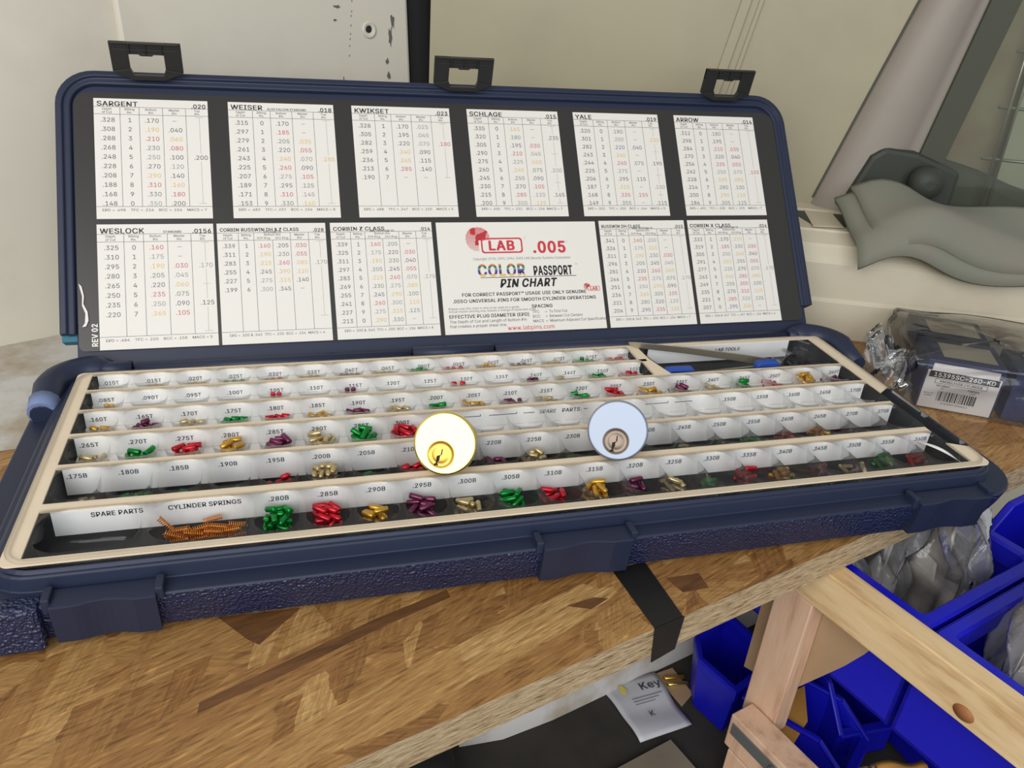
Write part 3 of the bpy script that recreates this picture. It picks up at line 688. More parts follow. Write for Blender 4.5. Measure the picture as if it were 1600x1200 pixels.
b = PB(CI)
prof = [(0.006, 0.004, 0.008, ZT, 0.026, 1), (0.013, 0.0095, 0.013, ZT + 0.004, 0.028, 1), (0.019, 0.0125, 0.016, -0.020, 0.03, 1), (0.0215, 0.0135, 0.0165, -0.0125, 0.03, 0),
        (0.0205, 0.0128, 0.016, -0.0115, 0.03, 0), (0.0085, 0.0042, 0.013, -0.0112, 0.02, 0), (0.0078, 0.0034, 0.0125, -0.0046, 0.02, 0), (0.0066, 0.0026, 0.0118, -0.0040, 0.019, 0),
        (0.0050, 0.0018, 0.011, -0.0040, 0.018, 0), (0.0030, 0.0010, 0.006, -0.0026, 0.016, 0), (0.0004, 0.0003, 0.001, -0.0022, 0.0125, 2), (0.0004, 0.0002, 0.0006, -0.027, 0.012, 2)]
rs = [ring(a, f_, q, z, r) for a, f_, q, z, r, m_ in prof]
b.rings(rs, [p[5] for p in prof][:-1], False, True, False)
b.add(rs[-1], [tuple(range(len(rs[-1])))], 2)
base = b.build('base', ['navy', 'navy_grain', 'inside'], case, bevel=0.0008)

# rear hinge rail pieces along the back of the base
b = PB(CI)
for x0, x1, dz in ((0.006, 0.028, 0.0012), (0.030, 0.196, 0.0), (0.198, 0.252, 0.0014), (0.254, 0.478, 0.0), (0.480, 0.494, 0.001)):
    b.tube([(x0, D + 0.0075, -0.0035 + dz), (x1, D + 0.0075, -0.0035 + dz)], 0.0048, 10)
b.build('hinge', 'navy', case)
# rounded rear corner shoulders
for sx in (0, 1):
    b = PB(CI)
    pts = []
    cx = -0.0135 if sx == 0 else W + 0.0135
    sg = 1 if sx == 0 else -1
    pts.append((cx, D - 0.035, -0.0075))
    pts.append((cx, D - 0.022, -0.006))
    for i in range(9):
        a = i / 8 * PI / 2
        pts.append((cx + sg * 0.022 * (1 - math.cos(a)), D - 0.012 + 0.022 * math.sin(a), -0.003))
    pts.append((cx + sg * 0.03, D + 0.010, -0.005))
    b.tube(pts, [0.006, 0.008] + [0.0085] * 9 + [0.006], 12)
    b.build('corner_shoulder', 'navy', case)
b = PB(CI)
b.tube([(-0.0135, D - 0.034, -0.0068), (-0.0135, D - 0.024, -0.0052)], [0.0075, 0.0086], 12)
tag(b.build('worn_patch', 'scuff', case), 'pale blue worn patch on the rear corner')

# front catches the latches close over
for x0, x1, open_ in ((0.0204, 0.0606, True), (0.2295, 0.2747, False), (0.4419, 0.4879, False)):
    b = PB(CI)
    zt, zb = -0.0095, -0.031
    y0, y1 = -0.0172, -0.006
    w_ = x1 - x0
    n = 14
    top, bot = [], []
    for i in range(n + 1):
        t = i / n
        x = x0 + w_ * t
        y = y0
        if 0.24 < t < 0.78:
            y = y0 + 0.0020 * math.sin((t - 0.24) / 0.54 * PI)
        top.append((x, y, zt))
        bot.append((x, y + 0.003, zb))
    back_t = [(p[0], y1, zt) for p in top]
    b.rings([back_t, top, bot], 0, False, closed=False)
    for e in (0, n):
        b.add([back_t[e], top[e], bot[e], (back_t[e][0], y1, zb)], [(0, 1, 2, 3)])
    b.box((x0 - 0.003, -0.0150, -0.0135), (x0 + 0.0005, -0.006, -0.007))
    b.box((x1 - 0.0005, -0.0150, -0.0135), (x1 + 0.003, -0.006, -0.007))
    b.build('catch', 'navy', case, bevel=0.0007)
b = PB(CI)
b.box((-0.019, -0.0165, -0.033), (0.0165, -0.006, -0.0105))
b.build('front_boss', 'navy_grain', case, bevel=0.002)

# --- lid
b = PB(CI)


def lring(o, n, r, bot=0.0265):
    arc = rrect(-0.0133 + o, bot, 0.5105 - o, 0.1985 - o, [0.003, 0.003, r, r], 8)[18:]
    return [L(u, v, n) for u, v in [(0.5105 - o, bot)] + arc + [(-0.0133 + o, bot)]]


lp = [(0.006, -0.024, 0.02), (0.001, -0.021, 0.022), (0.0, -0.004, 0.023), (0.0006, 0.0025, 0.023), (0.0045, 0.0030, 0.02), (0.0050, 0.0012, 0.02), (0.0088, 0.0012, 0.015), (0.0098, -0.0013, 0.014)]
rs = [lring(o_, n_, r_) for o_, n_, r_ in lp]
b.rings(rs, 0, False, False, False, closed=False)
b.add(rs[0], [tuple(range(len(rs[0]) - 1, -1, -1))])
b.add(rs[-1], [tuple(range(len(rs[-1])))])
for e_ in (0, -1):
    b.add([r_[e_] for r_ in rs], [tuple(range(len(rs)))])
b.add([rs[0][0], rs[0][-1], rs[-1][-1], rs[-1][0]], [(0, 1, 2, 3)])
b.box((-0.004, 0.0025, -0.022), (0.505, 0.032, -0.0012), fr=L)
b.box((-0.0095, 0.026, -0.022), (0.507, 0.034, -0.0013), fr=L)
lid = b.build('lid', 'navy', case, bevel=0.0007)
b = PB(CI)
b.box((-0.0128, 0.0225, -0.012), (-0.0025, 0.0268, -0.003), fr=L)
tag(b.build('worn_edge', 'teal', case), 'teal worn lower edge of the lid')

# --- latches: black frames hinged on the lid top, tipped towards the tray
lb = Vector((0, 0.0138, 0.0162)).normalized()
for x0, x1, tx in ((0.0225, 0.0645, 0.0), (0.2285, 0.2705, 0.0), (0.4362, 0.4778, 0.0)):
    b = PB(CI)
    v0, n0 = 0.1925, 0.0035
    hh = 0.0232

    def LF(x, t, d):
        # t along the frame (0 hinge..1 tip), d thickness
        v = v0 + hh * t * 0.648 - d * 0.762
        n = n0 + hh * t * 0.762 + d * 0.648
        return L(x, v, n)
    w_ = x1 - x0
    fw = w_ * 0.25
    b.prism([(x0, 0.22), (x0 + fw, 0.22), (x0 + fw, 1.0), (x0, 1.0)], -0.001, 0.0012, 0, LF)
    b.prism([(x1 - fw, 0.22), (x1, 0.22), (x1, 1.0), (x1 - fw, 1.0)], -0.001, 0.0012, 0, LF)
    b.prism([(x0, 0.68), (x1, 0.68), (x1, 1.0), (x0, 1.0)], -0.001, 0.001, 0, LF)
    b.prism([(x0 + w_ * .42, 0.64), (x0 + w_ * .58, 0.64), (x0 + w_ * .62, 0.7), (x0 + w_ * .38, 0.7)], -0.001, 0.0012, 0, LF)
    b.prism([(x0, 0.22), (x0 + w_ * .28, 0.0), (x1 - w_ * .28, 0.0), (x1, 0.22), (x1 - fw, 0.30), (x1 - fw * 1.15, 0.13), (x0 + fw * 1.15, 0.13), (x0 + fw, 0.30)], -0.001, 0.0022, 0, LF)
    for q in (0.27, 0.5, 0.73):
        b.prism([(x0 + w_ * q - 0.0004, 0.69), (x0 + w_ * q + 0.0004, 0.69), (x0 + w_ * q + 0.0004, 0.97), (x0 + w_ * q - 0.0004, 0.97)], 0.001, 0.0021, 0, LF)
    b.prism([(x0 + 0.002, 0.955), (x1 - 0.002, 0.955), (x1 - 0.001, 1.0), (x0 + 0.001, 1.0)], 0.001, 0.0022, 0, LF)
    b.prism([(x0 + 0.002, 0.80), (x1 - 0.002, 0.80), (x1 - 0.002, 0.815), (x0 + 0.002, 0.815)], 0.001, 0.0016, 0, LF)
    b.build('latch', 'black', case, bevel=0.0003)

# --- the chart glued in the lid, each table a sub-part
b = PB(CI)
cp = rrect(-0.0028, 0.0155, 0.5012, 0.1842, [0.004, 0.004, 0.009, 0.009], 6)
b.prism(cp, -0.0012, 0.0, 0, L)
CH = lambda u, v: L(u, v, 0.00022)
FV = lambda x, y: L(-0.0 + x, y, 0.00022)
ROT = lambda x, y: L(-y, x, 0.0003)
text(b, 'REV 02', lambda x, y: L(0.0062 - y, 0.0255 + x, 0.0003), 0, 0, 0.0044, 1, 'C', 2, 0, 0.85)
chart = b.build('pin_chart', ['chart', 'white'], case)
# torn foil at the chart's lower left edge
b = PB(CI)
pts = [(-0.0020, 0.058), (-0.0004, 0.056), (0.0008, 0.050), (0.0004, 0.045), (0.0026, 0.040), (0.0030, 0.0345), (0.0016, 0.031), (-0.0006, 0.0305), (0.0010, 0.033), (0.0014, 0.039), (-0.0004, 0.044), (-0.0002, 0.050), (-0.0014, 0.055)]
b.prism(pts, 0.0001, 0.0010, 0, L)
b.build('torn_edge', 'white', chart)
chart['label'] = 'black printed chart sheet glued inside the lid'

IKEYS = ['white', 'ink', 'ink_k', 'ink_a', 'ink_r', 'ink_y', 'ink_g', 'ink_p', 'ink_b', 'ink_R', 'ink_l', 'ink_G', 'ink_P', 'ink_O']
IX = {k: i for i, k in enumerate(IKEYS)}
CI_ = {c: IX['ink_' + c] for c in 'karygpbRlGPO'}


def sheet(u0, u1, v0, v1):
    b = PB(CI)
    b.add([L(u0, v0, 0.00012), L(u1, v0, 0.00012), L(u1, v1, 0.00012), L(u0, v1, 0.00012)], [(0, 1, 2, 3)], 0)
    return b


def table(u0, title, code, sub, rows, top, foot, row2=False, two=False, subx=0.5):
    u1 = u0 + 0.0685
    v0, v1 = (0.0158, 0.0959) if row2 else (0.0995, 0.1802)
    h = v1 - v0
    w = u1 - u0
    X = lambda f: u0 + f * w
    Y = lambda f: v1 - f * h
    b = sheet(u0, u1, v0, v1)
    t0 = 0.08 if row2 else 0.07
    t1 = t0 + 0.063
    ts = 0.0047 if len(title) < 10 else (0.0037 if len(title) < 16 else 0.0033)
    text(b, title, FV, X(0.025), Y(t0 - 0.026), ts * 0.94, 1, 'L', 1, 0, 1.12 if len(title) < 16 else 0.94)
    text(b, code, FV, X(0.985), Y(t0 - 0.02), 0.0039 if len(title) < 10 else 0.0031, 1, 'R', 1)
    if sub:
        text(b, sub, FV, X(subx), Y(t0 - 0.016 if not two else t0 - 0.006), 0.0019, CI_['k'], 'C', 1)
    ln = 0.00011
    for t in (t0, t1, 0.9):
        bar(b, FV, u0, Y(t) - ln, u1, Y(t) + ln, CI_['k'])
    ds = (0.19, 0.33, 0.5, 0.665, 0.835) if two else (0.224, 0.39, 0.595, 0.80)
    for i, d in enumerate(ds):
        bar(b, FV, X(d) - ln, Y(0.9), X(d) + ln, Y(t1 if (two and i == 2) else t0), CI_['k'])
    e = (0,) + ds + (1,)
    cs = [(e[i] + e[i + 1]) / 2 for i in range(len(e) - 1)]
    hd = [('Depth', 'of Cut'), ('Bitting', 'No.'), ('Bottom', 'Pin'), ('Master', 'Pin'), ('Top', 'Pin')]
    hs = 0.00205
    if two:
        for c, (a_, b_) in zip((cs[0], cs[1], None, cs[4], cs[5]), hd):
            if c:
                text(b, a_, FV, X(c), Y(t0 + 0.018), hs, CI_['k'])
                text(b, b_, FV, X(c), Y(t0 + 0.045), hs, CI_['k'])
        text(b, 'Bottom Pin', FV, X(ds[2]), Y(t0 + 0.016), hs, CI_['k'])
        text(b, '.509 Plug', FV, X(cs[2]), Y(t0 + 0.045), hs * 0.93, CI_['k'])
        text(b, '.552 Plug', FV, X(cs[3]), Y(t0 + 0.045), hs * 0.93, CI_['k'])
    else:
        for c, (a_, b_) in zip(cs, hd):
            text(b, a_, FV, X(c), Y(t0 + 0.018), hs, CI_['k'])
            text(b, b_, FV, X(c), Y(t0 + 0.045), hs, CI_['k'])
    y0 = 0.19 if row2 else 0.18
    dy = 0.0765 if row2 else 0.0772
    if two:
        dy = 0.073
    fs = 0.0039 if not two else 0.0036
    for r, row in enumerate(rows):
        cells = row.split()
        for c, s in enumerate(cells):
            k = 'k'
            if s[-1].isalpha():
                k, s = s[-1], s[:-1]
            if s == '-':
                bar(b, FV, X(cs[c]) - 0.0012, Y(y0 + r * dy) - 0.0001, X(cs[c]) + 0.0012, Y(y0 + r * dy) + 0.0001, CI_['k'])
                continue
            if c != 1:
                s = '.' + s
            text(b, s, FV, X(cs[c]) + (0.0004 if c != 1 else 0), Y(y0 + r * dy), fs, CI_[k])
    # top pin column: value with range lines above and below
    cx = X(cs[-1] + 0.02)
    end = top[0]
    marks = top[1:]
    yl = t1 + 0.012
    bar(b, FV, cx - 0.0024, Y(yl) - 0.00009, cx + 0.0024, Y(yl) + 0.00009, CI_['a'])
    cur = yl
    for i, (rr, s, k) in enumerate(marks):
        yv = y0 + rr * dy
        if yv - 0.03 > cur:
            bar(b, FV, cx - 0.00008, Y(yv - 0.035), cx + 0.00008, Y(cur), CI_['a'])
            if i > 0:
                ym = (cur + yv - 0.035) / 2
                bar(b, FV, cx - 0.0022, Y(ym) - 0.00008, cx + 0.0022, Y(ym) + 0.00008, CI_['a'])
        text(b, '.' + s, FV, cx, Y(yv), fs, CI_[k])
        cur = yv + 0.035
    ye = y0 + end * dy
    if ye > cur:
        bar(b, FV, cx - 0.00008, Y(ye), cx + 0.00008, Y(cur), CI_['a'])
        bar(b, FV, cx - 0.0024, Y(ye) - 0.00009, cx + 0.0024, Y(ye) + 0.00009, CI_['a'])
    text(b, foot, FV, X(0.5), Y(0.928), 0.00225, CI_['k'], 'C', 0, 0, 1.12 if not two else 1.0)
    o = b.build('chart_table', IKEYS, chart)
    o['label'] = 'white printed table headed ' + title


table(0.009, 'SARGENT', '.020', '', ['328 1 170 -', '308 2 190y 040', '288 3 210r 060y', '268 4 230g 080r', '248 5 250a 100', '228 6 270p 120a', '208 7 290y 140', '188 8 310r 160y', '168 9 330g 180r', '148 0 350a 200'], (9, (4, '200', 'k')), 'EPD = .498    TFC = .216    BCC = .156    MACS = 7')
table(0.0902, 'WEISER', '.018', 'ALSO FALCON STANDARD', ['315 0 170 -', '297 1 185r -', '279 2 205g 035y', '261 3 220p 055r', '243 4 240y 070a', '225 5 260r 090p', '207 6 275a 105r', '189 7 295p 125g', '171 8 310r 145a', '153 9 330g 160y'], (9, (4, '185', 'y')), 'EPD = .483    TFC = .237    BCC = .156    MACS = 8', subx=0.55)
table(0.171, 'KWIKSET', '.023', '', ['328 1 170 025a', '305 2 195 045a', '282 3 220p 070a', '259 4 240y 090', '236 5 265y 115', '213 6 285r 140', '190 7 - -'], (6, (2, '180', 'r')), 'EPD = .488    TFC = .247    BCC = .150    MACS = 5')
table(0.2522, 'SCHLAGE', '.015', '', ['335 0 165y -', '320 1 180g -', '305 2 195p 030r', '290 3 210r 045a', '275 4 225a 060y', '260 5 240y 075g', '245 6 255g 090p', '230 7 270p 105r', '215 8 285r 120a', '200 9 300a 135y'], (9.0, (1, '235', 'p'), (5, '200', 'a'), (8, '165', 'p')), 'EPD = .500    TFC = .231    BCC = .156  MACS = 7')
table(0.3327, 'YALE', '.019', '', ['320 0 180g -', '301 1 200a -', '282 2 220b 040b', '263 3 240y -', '244 4 260r 075g', '225 5 275a -', '206 6 295p 115p', '187 7 315y -', '168 8 335r 155r', '149 9 355g -'], (8.2, (1, '230', 'y'), (4, '190', 'p'), (7, '150', 'a'), (9, '115', 'p')), 'EPD = .502    TFC = .200    BCC = .164    MACS = 5')
table(0.4148, 'ARROW', '.014', '', ['312 0 180g -', '298 1 195p -', '284 2 210r 030r', '270 3 220p 040p', '256 4 235r 055r', '242 5 250a 070a', '228 6 265y 085y', '214 7 280g 100g', '200 8 290y 110y', '186 9 305g 125g'], (9, (5, '155', 'r')), 'EPD = .492    TFC = .205    BCC = .155    MACS = 7')
table(0.0088, 'WESLOCK', '.0156', 'STANDARD', ['325 0 160r -', '310 1 175a -', '295 2 190y 030r', '280 3 205g 045a', '265 4 220p 060y', '250 5 235r 075g', '235 6 250a 090p', '220 7 265y 105r'], (9, (2, '170', 'a'), (6, '125', 'k')), 'EPD = .484    TFC = .220    BCC = .158    MACS = 5', True, subx=0.64)
table(0.0794, 'CORBIN RUSSWIN DH & Z CLASS', '.028', 'SYSTEM 70', ['339 1 160r 205 030r', '311 2 190y 230g 055r', '283 3 215y 260r 085y', '255 4 245p 290y 110y', '227 5 275a 315y 140', '199 6 300a 345p -'], (8.2, (2, '170', 'a')), 'EPD = .500 & .543  TFC = .250  BCC = .156  MACS = 4', True, True)
table(0.1510, 'CORBIN Z CLASS', '.014', 'PRE-SYSTEM 70', ['339 1 160r 205g -', '325 2 175a 220p 030r', '311 3 190y 230g 040p', '297 4 205g 245p 055r', '283 5 215y 260r 070a', '269 6 230g 275a 085y', '255 7 245p 290y 100g', '241 8 260r 300a 110y', '227 9 275a 315y 125g', '213 0 290y 330g -'], (9, (4, '170', 'a')), 'EPD = .500 & .543  TFC = .250  BCC = .156  MACS = 8', True, True)
table(0.3430, 'RUSSWIN DH CLASS', '.015', 'PRE-SYSTEM 70', ['341 0 160r 200a -', '326 1 175a 215y -', '311 2 190y 230g 030r', '296 3 205g 245p 045a', '281 4 220p 260r 060y', '266 5 235r 275a 075g', '251 6 250a 290y 090p', '236 7 265y 305g 105r', '221 8 280g 320p 120a', '206 9 295b 335r 135y'], (9, (5, '170', 'a')), 'EPD = .500 & .543  TFC = .250  BCC = .156  MACS = 7', True, True)
table(0.4143, 'CORBIN X CLASS', '.014', 'PRE-SYSTEM 70', ['333 1 170 215y -', '319 2 185r 230g 030r', '305 3 200a 240y 040p', '291 4 215y 255g 055r', '277 5 225a 270p 070a', '263 6 240y 285r 085y', '249 7 255g 300r 100g', '235 8 270p 310r 110y', '221 9 285r 325a 125g', '207 0 295b 340y -'], (9, (4, '170', 'a')), 'EPD = .504 & .547  TFC = .197  BCC = .156  MACS = 6', True, True)

# title panel of the chart
b = sheet(0.2226, 0.3401, 0.0158, 0.0955)
U = lambda f: 0.2226 + 0.1175 * f
V = lambda f: 0.0955 - 0.0797 * f


def logo(cx, cy, s):
    """globe of red dots, tilted rounded frame and the three letters"""
    gx, gy, gr = cx - 0.0135 * s, cy + 0.0048 * s, 0.0088 * s
    nn = 15 if s > 0.6 else 7
    for i in range(-nn, nn + 1):
        for j in range(-nn, nn + 1):
            x, y = i / nn, j / nn
            if x * x + y * y > 1:
                continue
            if x > 0.05 and y < -0.12:
                continue
            land = math.sin(3.1 * x + 1.3) * math.cos(2.7 * y - 0.4) + 0.5 * math.sin(5 * x - 4 * y) > 0.25 and y > -0.5
            q = gr / nn * (0.62 if land else 0.28 + 0.12 * (y + 1) * 0.5)
            bar(b, FV, gx + x * gr - q, gy + y * gr - q, gx + x * gr + q, gy + y * gr + q, CI_['R'])
    o = [(x, y) for x, y in rrect(cx - 0.0115 * s, cy - 0.0056 * s, cx + 0.0185 * s, cy + 0.0056 * s, 0.0022 * s, 4)]
    i_ = [(x, y) for x, y in rrect(cx - 0.0104 * s, cy - 0.0045 * s, cx + 0.0174 * s, cy + 0.0045 * s, 0.0016 * s, 4)]
    i0 = [L(x, y, 0.0002) for x, y in i_]
    b.add(i0, [tuple(range(len(i0)))], 0)
    b.rings([[L(x, y, 0.00024) for x, y in o], [L(x, y, 0.00024) for x, y in i_]], CI_['R'], False)
    text(b, 'LAB', lambda x, y: L(x, y, 0.0003), cx + 0.0035 * s, cy, 0.0092 * s, CI_['R'], 'C', 2, 0, 1.0)


logo(U(0.36), V(0.215), 1.0)
text(b, '\u00ae', FV, U(0.535), V(0.15), 0.0018, CI_['R'])
text(b, '.005', FV, U(0.69), V(0.235), 0.0110, CI_['R'], 'C', 2, 0, 0.92)
text(b, '\u00ae', FV, U(0.80), V(0.19), 0.0018, CI_['a'])
text(b, 'Copyright 1978, 1993, 1994, 2002 LAB Security Systems Corporation', FV, U(0.51), V(0.335), 0.0023, CI_['l'], 'C', 0, 0, 0.93)
# striped block word COLOR
for k_, (f0, f1, cc) in enumerate(((0, .17, 'O'), (.17, .34, 'G'), (.34, .5, 'a'), (.5, .78, 'P'), (.78, 1, 'y'))):
    pass
fs_ = 0.0112
bx = U(0.375)
STR = [(0.0, 'y'), (0.2, 'P'), (0.42, 'b'), (0.55, 'a'), (0.66, 'G'), (0.86, 'O'), (1.0, None)]
by = V(0.44)
w0 = twidth('COLOR', fs_, 2, 0.80)
px = bx - w0 / 2


def clip(poly, ylo, yhi):
    for sgn, lim in ((1, ylo), (-1, yhi)):
        out = []
        for i in range(len(poly)):
            a, c = poly[i], poly[(i + 1) % len(poly)]
            da, dc = sgn * (a[1] - lim), sgn * (c[1] - lim)
            if da >= 0:
                out.append(a)
            if da * dc < 0:
                t = da / (da - dc)
                out.append((a[0] + (c[0] - a[0]) * t, a[1] + (c[1] - a[1]) * t))
        poly = out
        if len(poly) < 3:
            return None
    return poly


for c in 'COLOR':
    (vs, fs), ad = GLY[(2, c)]
    for f_ in fs:
        pl = [vs[i][:2] for i in f_]
        lay = vs[f_[0]][2]
        for (s0, cc), (s1, _) in zip(STR[:-1], STR[1:]):
            q = clip(pl, -0.05 + s0 * 0.83, -0.05 + s1 * 0.83)
            if q:
                for dx in (0,):
                    b.add([L(px + dx + x * fs_ * 0.80, by - 0.365 * fs_ + y * fs_, 0.00022 + lay * 6e-6) for x, y in q], [tuple(range(len(q)))], CI_[cc])
    px += ad * fs_ * 0.80
text(b, 'PASSPORT', FV, U(0.695), V(0.452), 0.0088, 1, 'C', 2, 0, 0.56)
text(b, '\u2122', FV, U(0.845), V(0.405), 0.0022, 1)
bar(b, FV, U(0.24), V(0.505) - 0.0002, U(0.84), V(0.505) + 0.0002, 1)
text(b, 'PIN CHART', FV, U(0.53), V(0.56), 0.0078, 1, 'C', 2, 0.25, 0.86)
text(b, 'FOR CORRECT PASSPORT\u2122 USAGE USE ONLY GENUINE', FV, U(0.505), V(0.655), 0.0032, 1, 'C', 1, 0, 1.0)
logo(U(0.935), V(0.63), 0.30)
text(b, '.005\u00a9 UNIVERSAL PINS FOR SMOOTH CYLINDER OPERATIONS', FV, U(0.505), V(0.71), 0.0032, 1, 'C', 1, 0, 1.0)
text(b, 'Please note this chart is only to be used as a guide.', FV, U(0.03), V(0.775), 0.0021, CI_['l'], 'L')
text(b, 'Actual master pinning may require a change of basement sizes.', FV, U(0.03), V(0.80), 0.0021, CI_['l'], 'L')
text(b, 'EFFECTIVE PLUG DIAMETER (EPD)', FV, U(0.03), V(0.845), 0.0032, 1, 'L', 1)
text(b, 'The Depth of Cut and Length of Bottom Pin', FV, U(0.03), V(0.89), 0.0027, CI_['k'], 'L')
text(b, 'that creates a proper shear line.', FV, U(0.03), V(0.93), 0.0027, CI_['k'], 'L')
text(b, 'SPACING', FV, U(0.535), V(0.775), 0.0032, 1, 'L', 1)
for i, (a_, c_) in enumerate((('TFC', 'To First Cut'), ('BCC', 'Between Cut Centers'), ('MACS', 'Maximum Adjacent Cut Specifications'))):
    text(b, a_, FV, U(0.535), V(0.825 + 0.042 * i), 0.0027, CI_['k'], 'L')
    text(b, '=', FV, U(0.615), V(0.825 + 0.042 * i), 0.0027, CI_['k'], 'L')
    text(b, c_, FV, U(0.64), V(0.825 + 0.042 * i), 0.0027, CI_['k'], 'L', 0, 0, 0.92)
text(b, 'www.labpins.com', FV, U(0.52), V(0.962), 0.0041, CI_['R'], 'C')
o = b.build('chart_title', IKEYS, chart)
o['label'] = 'white title panel with red globe logo and PIN CHART'

# ================================================================== pin tray
tray = empty('pin_tray', (W / 2, D / 2, -0.004))
tag(tray, 'cream card and clear plastic tray of small labelled cups lying in the navy case', 'tray')
TI = tray.location.copy()
# rows from the front: (y near, y far, cup depth, flap depth, window x1)
ROW = [(0.0042, 0.0365, 0.0172, 0.0140, 0.489), (0.0425, 0.0710, 0.0168, 0.0155, 0.489), (0.0748, 0.1000, 0.0112, 0.0114, 0.4885),
       (0.1038, 0.1263, 0.0094, 0.0096, 0.4905), (0.1290, 0.1487, 0.0076, 0.0078, 0.348), (0.1518, 0.1698, 0.0066, 0.0068, 0.346)]
X0 = 0.008
TOOL = [(0.3545, 0.1512), (0.3600, 0.1318), (0.3660, 0.1292), (0.486, 0.1292), (0.4905, 0.133), (0.488, 0.162), (0.481, 0.1698), (0.357, 0.1698), (0.3535, 0.166)]

b = PB(TI)
th = 0.0008


def slab(poly):
    b.prism(poly, -th, 0.0, 0)


fl = rrect(0, 0, W, ROW[0][0], [0.0042, 0.0042, 0, 0], 6)
slab(fl)
slab(rrect(0, ROW[5][1], W, D, [0, 0, 0.0038, 0.0038], 6))
slab([(0, ROW[0][0]), (X0, ROW[0][0]), (X0, ROW[5][1]), (0, ROW[5][1])])
slab([(0.4890, ROW[0][0]), (W, ROW[0][0]), (W, 0.0185), (0.4890, 0.024)])
slab([(0.4905, 0.086), (W, 0.092), (W, ROW[5][1]), (0.4905, ROW[5][1])])
for i in range(5):
    xe = 0.489 if i < 2 else (0.4905 if i < 3 else (0.4905 if i == 3 else 0.352))
    if i == 3:
        slab([(X0, ROW[3][1]), (0.4905, ROW[3][1]), (0.4905, 0.1290), (X0, 0.1290)])
    else:
        slab([(X0, ROW[i][1]), (xe, ROW[i][1]), (xe, ROW[i + 1][0]), (X0, ROW[i + 1][0])])
slab([(0.348, 0.129), (0.3605, 0.129), (0.3545, 0.1512), (0.3535, 0.1698), (0.346, 0.1698), (0.346, 0.1518), (0.348, 0.1487)])
b.build('card', 'card', tray)

# text placement per row
LABS = []
r6 = ['%03d' % n for n in range(280, 361, 5)]
lab6 = [('SPARE PARTS', 0.0395), ('CYLINDER SPRINGS', 0.0775)] + [('.' + s + 'B', 0.1108 + 0.02320 * i) for i, s in enumerate(r6)]
lab5 = [('.%03dB' % (175 + 5 * i), 0.0165 + 0.02327 * i) for i in range(21)]
lab4 = [('.%03dT' % (265 + 5 * i), 0.0171 + 0.02316 * i) for i in range(8)] + [('.%03dB' % (150 + 5 * i), 0.3883 + 0.02347 * i) for i in range(5)]
lab3 = [('.%03dT' % (160 + 5 * i), 0.0172 + 0.02332 * i) for i in range(21)]
lab2 = [('.%03dT' % (85 + 5 * i), 0.0178 + 0.02325 * i) for i in range(15)]
lab1 = [('.%03dT' % (10 + 5 * i), 0.0173 + 0.02325 * i) for i in range(15)]
SZ = [0.0034, 0.0033, 0.0033, 0.0032, 0.0032, 0.0031]
ZC = [-0.0042, -0.0046, -0.0050, -0.0050, -0.0054, -0.0054]
for i, labs in enumerate((lab6, lab5, lab4, lab3, lab2, lab1)):
    y0, y1, dp, fd, xe = ROW[i]
    xs = 0.0106 if i else 0.0123
    xr = (0.4884 if i < 4 else 0.3472)
    b = PB(TI)
    yf = y1 - 0.0002
    b.box((xs, yf, -fd), (xr, yf + 0.0004, -0.0008), 0)
    if i > 1:
        b.box((xs, y0 - 0.002, -fd - 0.0006), (xr, yf + 0.0004, -fd - 0.0002), 0)
    F = lambda x, z: (x, yf - 0.00012, z)
    for s, x in labs:
        if x - 0.004 > xr:
            continue
        big = not s[0] == '.'
        text(b, s, F, x, ZC[i] + (0.0004 if big else 0), SZ[i] * (1.0 if big else 1.0), 1, 'C', 1, 0, 0.94 if not big else 0.92)
    if i == 2:
        for x0_, x1_, hook in ((0.198, 0.2255, 1), (0.2305, 0.2475, 1), (0.2515, 0.2585, 0), (0.2895, 0.292, 0), (0.330, 0.3455, 1), (0.3500, 0.362, 0)):
            bar(b, F, x0_, -0.0046, x1_, -0.0042, 1)
            if hook:
                bar(b, F, x1_ - 0.0004, -0.0046, x1_, -0.0032, 1)
        text(b, 'SPARE', F, 0.2665, -0.0044, 0.0034, 1, 'C', 0, 0.15)
        text(b, 'PARTS', F, 0.2815, -0.0044, 0.0034, 1, 'C', 1)
    b.build('label_strip', ['label', 'ink'], tray)
b = PB(TI)
yf = 0.1695
b.box((0.362, yf, -0.0135), (0.4745, yf + 0.0004, -0.0008), 0)
text(b, 'LAB TOOLS', lambda x, z: (x, yf - 0.00012, z), 0.4246, -0.0050, 0.0034, 1, 'C', 1, 0.1)
b.build('label_strip', ['label', 'ink'], tray)


def cup_mesh(w, h, dp, fl0, fl1, rr=None):
    """one thermoformed cup with its piece of flange; origin at the middle of the opening"""
    mb = MB()
    n = 6
    r = min(w, h) * 0.40 if rr is None else rr
    zt = 0.0007
    a = 0.0009

    def rect(x, ya, yb):
        # square ring with the same vertex count as the rounded ring
        base_ = rrect(-x, ya, x, yb, 0.0001, n)
        return [(p[0], p[1], zt) for p in base_]

    def rnd(ins, z):
        q = max(r - ins * 0.6, 0.0012)
        return [(p[0], p[1], z) for p in rrect(-w / 2 + ins, -h / 2 + ins, w / 2 - ins, h / 2 - ins, q, n)]
    rs = [rect(w / 2 + a, -h / 2 - fl0, h / 2 + fl1), rnd(0.0, zt), rnd(0.0002, zt + 0.00025), rnd(0.0005, zt), rnd(0.0008, -0.001)]
    for t in (0.35, 0.6, 0.8, 0.93):
        ins = 0.0008 + 0.0010 * t + (min(w, h) * 0.16) * (1 - math.sqrt(1 - t * t * 0.98))
        rs.append(rnd(ins, -dp * t))
    rs.append(rnd(0.0018 + min(w, h) * 0.24, -dp))
    mb.rings(rs, 0, True, False, True)
    return mb.mesh('cup', 'clear')


